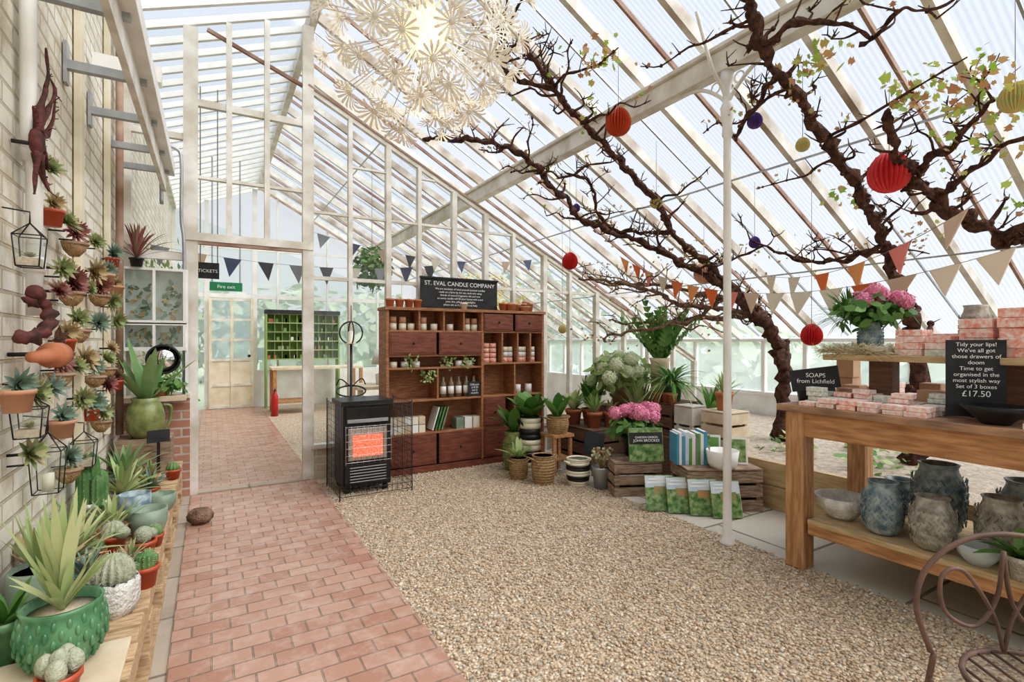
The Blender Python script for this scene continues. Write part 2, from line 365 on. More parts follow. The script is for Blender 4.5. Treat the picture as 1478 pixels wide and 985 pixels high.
m.b2(-.62,-.275,2.62,2.72,3.0,3.12,'white2'); m.b2(-.62,-.275,3.95,4.05,3.0,3.1,'white2'); m.build()
m=MB('gable_front_glazing'); 
for x in np.arange(-.6,6.4,.6):
    zt=(back(x) if x<RX else front(x))-.1; m.b2(x-.03,x+.03,Y0-.12,Y0-.06,-.1,zt,'white')
m.b2(-.64,6.4,Y0-.11,Y0-.07,-.1,.6,'white'); m.b2(-.64,4.8,Y0-.11,Y0-.07,2.2,2.28,'white'); m.build()
# partition
m=MB('wall_partition')
def railz(x): return 4.2-.5*x
posts=[(-.61,.07),(-.155,.11),(.14,.045),(.45,.045),(.81,.1),(1.21,.04),(1.60,.055),(1.94,.04),(2.35,.055),(2.75,.055),(3.12,.04),(3.57,.055),(3.96,.04),(4.4,.055),(4.89,.04),(5.35,.05),(5.85,.04),(6.3,.05)]
for x,w in posts:
    z0=0
    if .1<x<.6: z0=2.25
    zt=(back(x)-.05 if x<RX else max(railz(x),1.0))
    if x==.81: zt=4.4
    m.b2(x-w/2,x+w/2,PY-.035,PY+.035,z0,zt,'white')
m.beam((-.03,PY,4.12),(.81,PY,3.8),.03,.03,'rust')
m.beam((.81,PY,3.8),(6.3,PY,railz(6.3)),.05,.05,'white'); m.beam((.81,PY-.03,3.83),(6.3,PY-.03,railz(6.3)+.03),.012,.02,'rust')
m.b2(-.20,.855,PY-.045,PY+.045,2.23,2.30,'white'); m.b2(-.1,.76,PY-.04,PY-.0,2.20,2.228,'rust')
for z0,z1 in((3.42,3.48),(2.78,2.805)): m.b2(-.19,.80,PY-.025,PY+.025,z0,z1,'white')
for z0,z1 in((2.05,2.12),(3.1,3.15)): m.b2(-.64,-.16,PY-.025,PY+.025,z0,z1,'white')
m.b2(-.64,-.16,PY-.05,PY+.05,0,.86,'redbrick'); m.b2(-.64,-.158,PY-.09,PY+.055,.86,.90,'white')
m.b2(.84,6.5,PY-.03,PY+.03,0,.3,'oldbase'); m.b2(.84,6.5,PY-.05,PY+.05,.3,.34,'white')
m.b2(.84,5.6,PY-.02,PY+.02,1.95,1.985,'white'); m.b2(.84,3.3,PY-.02,PY+.02,2.6,2.625,'white')
for x0,x1 in((1.23,1.58),(1.96,2.33)): m.b2(x0,x1,PY-.02,PY+.02,3.1,3.12,'white')
m.build()
m=MB('window_partition')
m.quad((-.65,PY,.9),(-.155,PY,.9),(-.155,PY,back(-.155)),(-.65,PY,back(-.65)),'glass')
m.quad((-.155,PY,2.28),(.81,PY,2.28),(.81,PY,4.5),(-.155,PY,4.12),'glass')
m.quad((.81,PY,.33),(6.3,PY,.33),(6.3,PY,railz(6.3)),(.81,PY,railz(.81)),'glass'); m.build()
m=MB('wall_far')
for x,w in [(-.62,.06),(-.08,.08),(.77,.09),(1.2,.04),(1.7,.05),(2.2,.04),(2.7,.05),(3.3,.05),(3.9,.05),(4.5,.05),(5.1,.05),(5.7,.05),(6.3,.05)]:
    m.b2(x-w/2,x+w/2,Y1-.03,Y1+.03,0,(back(x) if x<RX else front(x))-.05,'white2')
m.b2(-.64,6.5,Y1-.02,Y1+.02,2.22,2.3,'white2'); m.b2(.77,6.5,Y1-.05,Y1+.05,0,.75,'white2'); m.b2(-.64,4,Y1-.02,Y1+.02,3.2,3.25,'white2')
m.quad((-.65,Y1,0),(6.6,Y1,0),(6.6,Y1,1.4),(-.65,Y1,3.9),'frost'); m.build()
m=MB('door_far')
m.b2(-.04,.73,Y1-.12,Y1-.08,.02,.95,'cream')
for x in (-.04,.33,.69): m.b2(x,x+.05,Y1-.14,Y1-.07,.02,2.2,'cream')
for z in (.02,.45,.95,1.35,1.75,2.15): m.b2(-.035,.735,Y1-.135,Y1-.075,z,z+.05,'white')
m.quad((-.04,Y1-.1,.95),(.73,Y1-.1,.95),(.73,Y1-.1,2.2),(-.04,Y1-.1,2.2),'frost')
m.ball((.66,Y1-.16,1.05),.03,'black'); m.build()
m=MB('iron_column')
px,py=2.96,2.216
m.lathe((px,py,0),[(.05,0),(.05,.02),(.03,.05),(.027,.3),(.024,2.7),(.034,2.72),(.03,2.78),(.04,2.84),(.045,2.9),(.028,2.94),(.026,3.05),(.04,3.08),(.045,3.14)],'white2',16)
for sy in(-1,1):
    m.tube(cr([(px,py,2.92),(px,py+sy*.06,3.0),(px,py+sy*.2,3.1),(px,py+sy*.38,3.14)]),.013,'white2')
    m.tube([(px+.0,py+sy*(.09+.035*math.cos(a)),3.07+.035*math.sin(a)) for a in np.linspace(0,2*pi,12)],.006,'white2',6)
for sx in(-1,1):
    m.tube(cr([(px,py,2.92),(px+sx*.05,py,3.02),(px+sx*.16,py,3.14),(px+sx*.3,py,3.38-.55*sx*.3-.1)]),.012,'white2')
m.build()
m=MB('looped_heating_pipe'); m.tube(cr([(-.36,5.2,2.5),(-.36,5.2,2.85),(-.33,5.2,2.98),(-.25,5.2,2.98),(-.22,5.2,2.88),(-.22,5.2,2.4),(-.2,5.2,2.1),(-.2,5.2,.9)],8),.014,'grey',10); m.build()
# ------------------------------------------------------------------ pebbles
ico=np.array([(0,1,1.618),(0,-1,1.618),(0,1,-1.618),(0,-1,-1.618),(1,1.618,0),(-1,1.618,0),(1,-1.618,0),(-1,-1.618,0),(1.618,0,1),(-1.618,0,1),(1.618,0,-1),(-1.618,0,-1)],float)/1.9
icf=np.array([(0,1,8),(0,8,4),(0,4,5),(0,5,9),(0,9,1),(1,9,7),(1,7,6),(1,6,8),(8,6,10),(8,10,4),(4,10,2),(4,2,5),(5,2,11),(5,11,9),(9,11,7),(3,2,10),(3,10,6),(3,6,7),(3,7,11),(3,11,2)])
rng=np.random.default_rng(4); N=34000
X=rng.uniform(.86,3.07,N); Y=.9+4.2*rng.random(N)**1.3
rr=rng.uniform(.0045,.0098,N); vs=ico[None]*rr[:,None,None]*rng.uniform(.7,1.3,(N,1,3))
vs[:,:,2]*=.75; vs+=np.stack([X,Y,rr*.4],1)[:,None,:]
fs=icf[None]+12*np.arange(N)[:,None,None]
me=bpy.data.meshes.new('gravel_pebbles'); me.from_pydata(vs.reshape(-1,3).tolist(),[],fs.reshape(-1,3).tolist()); me.materials.append(M['pebble'])
me.polygons.foreach_set('use_smooth',[True]*len(me.polygons))
o=bpy.data.objects.new('gravel_pebbles',me); bpy.context.collection.objects.link(o)
# ------------------------------------------------------------------ raised bed
m=MB('raised_vine_bed')
m.b2(3.87,3.92,Y0,2.95,0,.19,'plank'); m.b2(3.87,3.92,Y0,2.95,.195,.38,'plank'); m.b2(3.87,3.93,2.95,PY-.06,0,.4,'darkw')
m.b2(3.93,6.54,Y0,PY-.06,0,.34,'soil'); m.build()
# ------------------------------------------------------------------ vine
TIPS=[]
def gnarl(m,pts,r0,r1,spur=.07,mt='bark',jit=.016,canes=0):
    P=cr(pts,9); n=len(P); Q=[];Rd=[]
    for i,p in enumerate(P):
        t=i/(n-1)
        j=Vector((noise.noise(p*9),noise.noise(p*9+Vector((5,1,2))),noise.noise(p*9+Vector((9,4,7)))))*jit*2.4
        Q.append(p+(j if 0<i<n-1 else j*0)); Rd.append((r0+(r1-r0)*t)*(1+.65*noise.noise(p*19)))
    m.tube(Q,Rd,mt,10,.5)
    acc=0
    for i in range(1,n):
        acc+=(Q[i]-Q[i-1]).length
        if acc>spur*U(.5,1.5):
            acc=0; d=(Q[i]-Q[i-1]).normalized(); s=Vector((U(-1,1),U(-1,1),U(-.5,1))); s=(s-d*s.dot(d)*.7).normalized()
            L=U(.04,.16); a=Q[i]; r=max(Rd[i],.015)
            m.ball(a+s*r*.8,(r*U(.5,.85),)*3,mt,8,5,lump=.7)
            if R()<.25: continue
            b=a+s*(r+L*.5)+Vector((U(-.03,.03),U(-.03,.03),U(0,.03))); c=b+s*L*.4+Vector((U(-.05,.05),U(-.05,.05),U(0,.05)))
            m.tube(cr([a,b,c],3),[r*.42,r*.36,r*.34,r*.30,r*.28,r*.24,r*.2],mt,7,.5)
            m.ball(c,r*.38,mt,7,5,lump=.6); TIPS.append(c)
            for q in range(random.choice([2,3,4])):
                e=c+Vector((U(-.1,.1),U(-.1,.1),U(-.03,.11))); mid=(c+e)/2+Vector((U(-.015,.015),U(-.015,.015),0)); m.tube([c,mid,e],[.0055,.004,.0022],mt,5)
                if R()<.5: g=mid+Vector((U(-.05,.05),U(-.05,.05),U(-.01,.06))); m.tube([mid,g],[.0035,.002],mt,4)
    for q in range(canes):
        a=Q[int(U(.1,.95)*n)]; L=U(.3,.75); sy=random.choice([-1,1]); k=5; pp=[a]
        dx=U(-.7,.3)
        for j in range(1,k+1): pp.append(a+Vector((dx*L*j/k,sy*L*j/k,-.55*dx*L*j/k))+Vector((U(-.03,.03),U(-.03,.03),U(-.03,.04))))
        cc=cr(pp,3); m.tube(cc,[.011*(1-.7*i/len(cc)) for i in range(len(cc))],mt,6,.5)
        for p in cc[2::2]:
            m.ball(p,.009,mt,6,4,lump=.6); e=p+Vector((U(-.06,.06),U(-.06,.06),U(-.02,.08))); m.tube([p,e],[.004,.002],mt,4); TIPS.append(e)
V=MB('grape_vine')
Cp=[(4.99,3.1,.31),(5.01,3.09,.87),(4.97,3.11,1.26),(4.85,3.18,1.54),(4.58,3.34,1.82),(4.21,3.56,2.1),(3.85,3.77,2.31),(3.55,3.95,2.45),(3.24,4.13,2.59),(3.04,4.14,2.78),(2.82,4.13,2.9),(2.57,4.05,3.04),(2.38,4.1,3.14),(2.18,4.36,3.25),(2.03,4.65,3.34),(1.86,4.94,3.40)]
gnarl(V,Cp[:5],.075,.045,.3,jit=.02); gnarl(V,Cp[4:],.031,.020,canes=9)
gnarl(V,[(5.04,3.31,1.55),(4.69,3.51,1.69),(4.28,3.75,1.73),(3.93,3.95,1.91),(3.62,4.14,1.98),(3.43,4.25,2.02)],.028,.011,mt='bark2',canes=3)
gnarl(V,[(4.9,3.2,1.6),(4.75,3.47,1.84),(4.44,3.66,1.62),(4.12,3.84,1.51),(3.75,4.06,1.44),(3.56,4.17,1.36)],.026,.01,mt='bark2',canes=2)
gnarl(V,[(5.0,3.4,1.6),(4.6,3.9,1.6),(4.3,4.3,1.55),(4.1,4.7,1.6)],.026,.01,mt='bark2',canes=2)
gnarl(V,[(4.6,3.5,1.8),(4.3,4.0,1.95),(4.0,4.5,2.0),(3.8,4.9,2.1)],.022,.01,mt='bark2',canes=2)
Dp=[(4.97,3.12,1.35),(4.70,3.27,1.72),(4.46,3.41,2.0),(4.13,3.40,2.18),(3.77,3.39,2.37),(3.38,3.27,2.59),(2.98,3.23,2.81),(2.71,3.22,2.96),(2.47,3.19,3.09),(2.20,3.13,3.24),(2.01,3.08,3.34),(1.88,3.0,3.42)]
gnarl(V,Dp,.034,.017,canes=8)
gnarl(V,[(3.77,3.39,2.37),(3.66,3.78,2.43),(3.43,4.03,2.56),(2.97,3.68,2.82),(2.83,3.81,2.89)],.020,.009,canes=2)
gnarl(V,[(1.67,2.98,3.53),(1.80,3.23,3.46),(1.96,3.39,3.37),(2.2,3.13,3.24)],.024,.018,canes=2)
V.build()
V=MB('grape_vine')
Ap=[(5.0,1.94,.3),(4.99,1.94,1.05),(4.96,1.96,1.42),(4.8,2.0,1.76),(4.31,1.87,2.08),(4.09,1.85,2.2),(3.88,1.83,2.32),(3.63,1.79,2.46),(3.32,1.79,2.62),(3.06,1.76,2.77),(2.83,1.77,2.9),(2.64,1.76,3.0),(2.49,1.72,3.08),(2.34,1.67,3.16),(2.0,1.6,3.34)]
gnarl(V,Ap[:5],.075,.040,.2,jit=.025); gnarl(V,Ap[4:],.032,.027,.065,canes=5)
gnarl(V,[(2.83,1.77,2.9),(2.9,1.9,2.86),(3.0,2.1,2.8),(3.1,2.25,2.72)],.018,.009)
gnarl(V,[(2.64,1.76,3.0),(2.66,1.55,3.02),(2.75,1.4,2.95),(2.86,1.3,2.88)],.018,.008)
gnarl(V,[(4.31,1.87,2.08),(4.35,2.2,2.0),(4.2,2.5,2.05),(3.9,2.7,2.2)],.022,.009,canes=3)
V.build()
V=MB('grape_vine')
Bp=[(5.3,.6,.3),(5.25,.65,1.2),(5.0,.85,1.7),(4.53,1.05,1.96),(4.46,1.16,2.0),(4.4,1.27,2.03),(4.22,1.36,2.13),(4.0,1.46,2.25),(3.81,1.5,2.35),(3.6,1.49,2.47),(3.44,1.47,2.56),(3.3,1.42,2.66)]
gnarl(V,Bp,.050,.018,.07,jit=.02)
gnarl(V,[(3.81,1.5,2.35),(3.66,1.35,2.44),(3.61,1.22,2.47),(3.52,1.13,2.51),(3.4,1.0,2.56)],.024,.01,.06)
gnarl(V,[(4.0,1.46,2.25),(3.85,1.25,2.34),(3.7,.95,2.42),(3.6,.7,2.48)],.021,.01,.07)
gnarl(V,[(4.4,1.27,2.03),(4.2,.95,2.1),(4.0,.6,2.2)],.022,.011,.07)
gnarl(V,[(2.87,1.37,2.87),(2.84,1.26,2.89),(2.8,1.16,2.91),(2.82,1.08,2.9),(2.85,.97,2.88),(2.6,.8,3.02)],.009,.005,.14)
V.build()
m=MB('vine_leaves')
for (x,y,z),n,s,k in [((2.27,2.67,3.2),34,.14,'v'),((2.18,2.78,3.25),16,.1,'v'),((2.86,1.57,2.88),50,.12,'v'),((3.26,1.28,2.66),60,.14,'v'),((3.44,1.11,2.56),60,.14,'v'),((3.27,1.0,2.65),30,.10,'v'),((3.83,1.96,2.34),20,.12,'v'),((4.36,1.67,2.05),36,.15,'d'),((4.46,2.83,2.0),30,.25,'d'),((3.89,3.72,2.31),24,.18,'d'),((3.69,4.21,2.03),60,.3,'d'),((3.62,4.25,1.44),60,.28,'d'),((3.65,1.1,2.4),34,.14,'v'),((4.2,.95,2.15),50,.2,'v'),((2.5,3.2,3.05),14,.12,'v'),((3.0,1.8,2.8),12,.1,'d'),((4.5,3.6,1.7),70,.35,'d'),((4.0,3.4,2.2),30,.2,'d')]:
    for i in range(n):
        p=(x+random.gauss(0,s*.55),y+random.gauss(0,s*.55),z+random.gauss(0,s*.5)+.03)
        m.leaf(p,(U(-1,1),U(-1,1),U(.1,1)),U(.022,.06) if k=='v' else U(.012,.038),'vleaf' if k=='v' else 'vdry',True)
for t in TIPS:
    for j in range(random.choice([0,1,2,3])): m.leaf(t+Vector((U(-.03,.03),U(-.03,.03),U(-.01,.04))),(U(-1,1),U(-1,1),U(.1,1)),U(.012,.036),'vdry' if R()<.6 else 'vleaf',True)
m.build()
# ------------------------------------------------------------------ pendant lamp
L=MB('pendant_lamp'); c=Vector((.65,1.70,2.44))
L.tube([c,(c.x,c.y,back(c.x)-.03)],.004,'white2',6)
L.ball(c,.055,'paper'); L.lathe(c+Vector((0,0,.03)),[(.03,0),(.035,.06),(.02,.09)],'white2',12)
Nn=100
for i in range(Nn):
    zz=1-2*(i+.5)/Nn; a=i*2.39996; r=math.sqrt(1-zz*zz); d=Vector((r*math.cos(a),r*math.sin(a),zz))
    Rr=U(.27,.395); p=c+d*Rr; L.tube([c+d*.05,p],.0016,'steel',4)
    d=(d+Vector((U(-.3,.3),U(-.3,.3),U(-.3,.3)))).normalized()
    u=d.orthogonal().normalized(); w=d.cross(u); npet=15; RL=U(.052,.070)
    L.ball(p,.010,'paper',8,5)
    for k in range(npet):
        t=2*pi*k/npet+i; e=u*math.cos(t)+w*math.sin(t); g=d.cross(e)
        q0=p+e*.006; q1=p+e*(RL*.75)+d*.020; q2=p+e*RL+d*.018
        L.add([q0-g*.0013,q0+g*.0013,q1+g*.0048,q2+g*.0036,q2-g*.0036,q1-g*.0048],[(0,1,2,5),(5,2,3,4)],'paper')
lamp=L.build()
B=MB('bulb'); B.ball(c,.075,'bulb'); B.build(parent=lamp)
# ------------------------------------------------------------------ honeycomb eggs
eggs=[((2.64,2.92,3.0),.085,'erust'),((3.70,1.59,2.42),.105,'epink'),((3.04,2.07,2.78),.042,'epur'),((3.32,1.92,2.63),.038,'egold'),((3.39,3.26,2.58),.048,'egold'),((4.08,2.78,2.21),.042,'epur'),((3.32,4.43,2.21),.075,'ered'),((4.36,3.54,2.05),.09,'eros'),((3.44,.93,2.56),.06,'egold'),((3.25,4.47,1.48),.04,'egold'),((3.19,4.15,2.70),.035,'epur'),((2.04,4.61,3.33),.035,'epur'),((4.1,2.3,1.40),.07,'ered')]
for p,r,k in eggs:
    m=MB('hanging_paper_egg')
    prof=[(r*math.sin(t)*(1+.12*math.cos(t)),r*1.25*-math.cos(t)) for t in np.linspace(.02,pi-.02,14)]
    m.lathe(p,prof,k,96,24,.13,smooth=False); m.tube([(p[0],p[1],p[2]+r*1.2),(p[0],p[1],front(p[0])-.05)],.0018,'string',4); m.build()
# ------------------------------------------------------------------ bunting
def bunting(p,q,sag,cols,w,h,t0=0,t1=1):
    m=MB('bunting'); p=Vector(p);q=Vector(q)
    f=lambda t:p.lerp(q,t)-Vector((0,0,sag*4*t*(1-t)))
    m.tube([f(i/30) for i in range(31)],.0022,'string',4)
    n=len(cols)
    for i,k in enumerate(cols):
        t=t0+(t1-t0)*(i+.5)/n; a=f(t); d=(q-p); d.z=0; d.normalize(); ww=w*U(.9,1.1)
        sl=(f(t+.01)-f(t-.01)).normalized(); tip=a+Vector((U(-.04,.04),U(-.03,.03),-h)); nn=d.cross(Vector((0,0,1)))*.004
        A=a-sl*ww/2; Bb=a+sl*ww/2
        m.add([A+nn,Bb+nn,tip+nn,A-nn,Bb-nn,tip-nn],[(0,1,2),(5,4,3),(0,3,4,1),(1,4,5,2),(2,5,3,0)],k)
    m.build()
bunting((3.56,.93,1.84),(4.17,4.6,2.36),.34,['fcream','fcream','ftan','forange','fcream','fcream','fcream','ftan','fpink','forange','fpeach','forange','fcream','fpink','forange','fpeach'],.17,.17)
bunting((3.2,.95,2.05),(4.5,3.0,1.98),.16,['ftan','fpink','fpeach','forange','fcream','fcream'],.17,.17)
bunting((-.6,6.2,2.32),(2.9,6.2,2.40),.16,['fgrey','ftan','fblue','fblk','fgrey','fblk','fcream','fgrey','fblue','fblk','fcream'],.17,.2)
bunting((.9,5.9,2.55),(4.2,5.9,2.55),.2,['fgrey','fblue','ftan','fblk','fcream','fblue','fgrey','ftan','fblue','fcream'],.13,.15)
# ------------------------------------------------------------------ cabinet
m=MB('candle_display_cabinet')
x0,x1,xm,yf,yb=1.50,3.34,2.55,4.98,5.24
for x in (x0,xm,x1): m.b2(x-.015,x+.015,yf,yb,0.02,1.66,'brown')
m.b2(x0,x1,yb-.015,yb,.02,1.66,'brown'); m.b2(x0-.03,x1+.03,yf-.02,yb,1.66,1.69,'brown'); m.b2(x0,x1,yf-.01,yb,0,.07,'mahog')
def sh(a,b,z): m.b2(a,b,yf+.003,yb,z-.01,z+.01,'brown')
for z in(.40,.74,1.07,1.20,1.45): sh(x0,xm,z)
for z in(.40,.74,1.10,1.45): sh(xm,x1,z)
def drawer(a,b,z0,z1):
    m.b2(a+.015,b-.015,yf-.012,yf+.01,z0+.012,z1-.012,'mahog'); m.b2(a+.03,b-.03,yf-.017,yf-.01,z0+.03,z1-.03,'mahog')
    m.ball(((a+b)/2,yf-.025,(z0+z1)/2),.012,'black',8,6)
for a,b in((x0,(x0+xm)/2),((x0+xm)/2,xm)): drawer(a,b,1.2,1.45); drawer(a,b,.07,.40)
for a,b in((xm,(xm+x1)/2),((xm+x1)/2,x1)): drawer(a,b,1.45,1.66); drawer(a,b,.07,.40)
drawer(xm,(xm+x1)/2-.1,.4,.74)
for x in (1.83,2.1,2.33): m.b2(x-.01,x+.01,yf+.002,yb,1.46,1.66,'brown')
for x in (2.8,3.0,3.17): m.b2(x-.01,x+.01,yf+.002,yb,1.1,1.45,'brown')
m.b2(2.02,2.04,yf+.002,yb,.74,1.07,'brown'); m.b2(2.95,2.97,yf+.002,yb,.4,1.1,'brown')
m.build(.002)
m=MB('scented_candles')
def cyl(x,y,z,r,h,k): m.lathe((x,y,z),[(r,0),(r,h),(r*.9,h)],k,14)
for x in(1.58,1.68,1.77,1.9,2.02,2.2,2.4,2.49):
    cyl(x,5.07,1.46,.038,.07,'cream2')
    if R()<.6: cyl(x,5.07,1.535,.036,.06,'terrap')
for x in (1.58,1.7,1.82,2.3,2.42): cyl(x,5.06,1.08,.04,.06,U(0,1)<.5 and 'pages' or 'cream2')
for x in np.arange(2.12,2.5,.09):
    m.lathe((x,5.06,.75),[(.032,0),(.032,.15),(.014,.18),(.014,.22)],'amber',12); m.lathe((x,5.06,.79),[(.033,0),(.033,.08)],'pages',12)
for x in(2.63,2.72): 
    for k in range(4): cyl(x,5.07,1.11+k*.055,.042,.05,'coral')
for x in(2.87,2.94,3.07,3.12,3.24): 
    for k in range(3): cyl(x,5.07,1.11+k*.06,.036,.055,('coral','pages','cream2')[k])
for x in (3.05,3.2): cyl(x,5.08,.75,.04,.1,'pages')
for i,x in enumerate(np.arange(1.57,1.9,.075)):
    for k in range(2): m.box((x,5.06,.45+k*.085),(.066,.1,.078),('pages','cream2','palew')[(i+k)%3])
for i,x in enumerate((2.3,2.4,2.5)): m.box((x,5.08,.47),(.085,.12,.12),('sage','pages','cream2')[i])
m.build()
m=MB('leaning_notebooks')
for i,k in enumerate(('pages','greenglaze','bkgrn','sage')): m.box((2.02+i*.035,5.09,.54),(.012,.17,.25),k,(0,.3,0))
m.build()
m=MB('small_foliage_sprigs')
for x,z in((1.95,.95),(2.15,1.08),(2.4,1.08),(1.75,1.1)):
    for i in range(40): m.leaf((x+U(-.07,.07),5.0+U(-.04,.06),z+U(-.03,.1)),(U(-1,1),-1,U(-.5,1)),U(.03,.05),'leafl')
m.build()
def pot(m,c,r,h,k,soil='soilp',taper=.75,rim=True,seg=20,ribs=0,amp=0):
    p=[(r*taper,0),(r*(taper+(1-taper)*.8),h*.8)]
    if rim: p+=[(r*1.06,h*.8),(r*1.06,h),(r*.92,h),(r*.9,h*.88)]
    else: p+=[(r,h),(r*.92,h),(r*.9,h*.88)]
    m.lathe(c,p,k,seg,ribs,amp,smooth=False if seg<16 else True)
    m.lathe((c[0],c[1],c[2]+h*.86),[(0,.005),(r*.92,0)],soil,seg)
m=MB('terracotta_pots')
for x in(1.56,1.66,1.76,1.85,2.87,2.95): pot(m,(x,5.1,1.69),.045,.09,'terra')
for x in(3.0,3.08,3.16,3.25,3.02,3.2): pot(m,(x,5.13,1.69),.045,U(.08,.13),'terrap')
pot(m,(3.14,5.06,1.69),.06,.06,'terrap'); pot(m,(2.35,5.03,1.69),.04,.07,'cream2'); m.build()
m=MB('chalkboard_sign'); m.box((2.37,5.17,1.86),(.92,.02,.34),'chalk')
for z in(1.70,2.03): m.box((2.37,5.165,z),(.94,.03,.02),'black')
s=m.build()
text('ST. EVAL CANDLE COMPANY',(2.37,5.155,1.95),.064,s)
for i,t in enumerate(['We are stockists of hand poured scented candles','made on a farm by the sea, each one using','blends of natural fragrance oils and wax','so every candle will fill your home with scent','pots, tins, pillars and tealights','please ask us if you need any help']): text(t,(2.37,5.155,1.905-i*.034),.03,s)
m=MB('price_sign'); m.box((2.46,5.0,.83),(.15,.01,.16),'chalk'); s=m.build(); text('Diffusers\n£18.50\nlast 6\nmonths',(2.46,4.99,.87),.03,s)
# ------------------------------------------------------------------ heater
m=MB('gas_heater')
hx,hy=1.2,4.76
m.b2(hx-.21,hx+.21,hy-.17,hy+.2,.06,.80,'black'); m.b2(hx-.23,hx+.23,hy-.19,hy+.22,.78,.82,'black')
m.b2(hx-.19,hx+.19,hy-.185,hy-.165,.62,.76,'black'); m.b2(hx-.18,hx+.18,hy-.2,hy-.18,.63,.66,'grey')
m.b2(hx-.2,hx+.2,hy-.185,hy-.165,.28,.60,'black'); m.b2(hx-.17,hx+.17,hy-.188,hy-.18,.30,.58,'steel'); m.b2(hx-.13,hx+.13,hy-.195,hy-.184,.33,.52,'fire')
m.b2(hx-.2,hx+.2,hy-.20,hy-.165,.09,.27,'black')
for z in np.arange(.11,.25,.025): m.b2(hx-.16,hx+.16,hy-.205,hy-.2,z,z+.008,'grey')
for x in np.linspace(-.2,.2,9): m.tube([(hx+x,hy-.225,.27),(hx+x,hy-.225,.61)],.0025,'steel',5)
for z in np.linspace(.29,.6,6): m.tube([(hx-.2,hy-.225,z),(hx+.2,hy-.225,z)],.0025,'steel',5)
for a in(-.17,.17):
    for b in(-.13,.15): m.ball((hx+a,hy+b,.03),.03,'black')
m.build(.004)
m=MB('heater_fire_guard')
gx0,gx1,gy0,gy1,gz=.93,1.56,4.44,4.99,.80
for x in np.linspace(gx0,gx1,15): m.tube([(x,gy0,.03),(x,gy0,.78 if x>1.44 else .12)],.002,'black',4)
for y in np.linspace(gy0,gy1,14): m.tube([(gx1,y,.03),(gx1,y,gz)],.002,'black',4); m.tube([(gx0,y,.03),(gx0,y,gz)],.002,'black',4)
for z in np.linspace(.03,gz,15):
    m.tube([(gx1,gy0,z),(gx1,gy1,z)],.002,'black',4); m.tube([(gx0,gy0,z),(gx0,gy1,z)],.002,'black',4)
    if z<.15 or z>.76: m.tube([(gx0,gy0,z),(gx1,gy0,z)],.003,'black',4)
for x,y in((gx0,gy0),(gx1,gy0),(gx0,gy1),(gx1,gy1)): m.tube([(x,y,0),(x,y,gz+.02)],.005,'black',6)
m.build()
m=MB('iron_lantern_stand')
lx,ly=1.18,5.12
m.tube([(lx,ly,.0),(lx,ly,1.35)],.012,'black'); m.lathe((lx,ly,0),[(.12,0),(.12,.01),(.02,.03)],'black')
m.tube([(lx+.11*math.cos(a),ly,1.43+.11*math.sin(a)) for a in np.linspace(0,2*pi,24)],.007,'black')
m.tube([(lx,ly+.11*math.cos(a),1.43+.11*math.sin(a)) for a in np.linspace(0,2*pi,24)],.007,'black'); m.lathe((lx,ly,1.32),[(.05,0),(.05,.01),(.03,.02),(.03,.12),(0,.13)],'cream2')
m.tube([(lx,ly,1.54),(lx,ly,1.7)],.004,'black'); m.tube(cr([(lx,ly,.9),(lx-.1,ly,.98),(lx-.14,ly,.92)]),.006,'black'); m.tube(cr([(lx,ly,.9),(lx+.1,ly,.98),(lx+.14,ly,.92)]),.006,'black')
m.tube([(lx+.14*math.cos(a),ly+.04*math.sin(a),.86+.05*math.sin(a)) for a in np.linspace(0,2*pi,20)],.008,'black')
m.build()
# ------------------------------------------------------------------ plants helpers
def agave(m,c,n,L,W,k,el=(.5,1.35),droop=.12,fold=.35):
    for i in range(n):
        e=U(*el); m.blade(c,i*2.4+U(-.2,.2),L*U(.75,1.1),W,e,droop*U(.3,1.4),k,7,fold)
def rosette(m,c,r,k,nrm=(0,0,1),rows=3,n=8,w=.4):
    Q=Vector((0,0,1)).rotation_difference(Vector(nrm).normalized()).to_matrix().to_4x4()
    o=m.T; m.T=Matrix.Translation(c)@Q
    for j in range(rows):
        e=.25+j*(1.15/rows)
        for i in range(n): m.blade((0,0,0),2*pi*i/n+j*.4,r*(1-j*.12),r*w,e,-.05,k,4,.35,.6)
    m.T=o
def bush(m,c,r,n,s,k,lob=False):
    for i in range(n):
        d=Vector((random.gauss(0,1),random.gauss(0,1),random.gauss(0,1))).normalized()*(R()**.4)
        p=Vector(c)+Vector((d.x*r[0],d.y*r[1],d.z*r[2])); m.leaf(p,d+Vector((U(-.6,.6),U(-.6,.6),U(0,.8))),s*U(.7,1.3),k,lob)
def hydr(m,c,r,k,n=90,ps=.022):
    m.ball(c,r*.85,k,12,8)
    for i in range(n):
        z=1-2*(i+.5)/n; a=i*2.4; q=math.sqrt(max(0,1-z*z)); d=Vector((q*math.cos(a),q*math.sin(a),z)); p=Vector(c)+d*r*U(.92,1.06)
        for j in range(4): m.leaf(p,d+Vector((U(-.3,.3),U(-.3,.3),U(-.3,.3))),ps,k,False,j*pi/2+a)
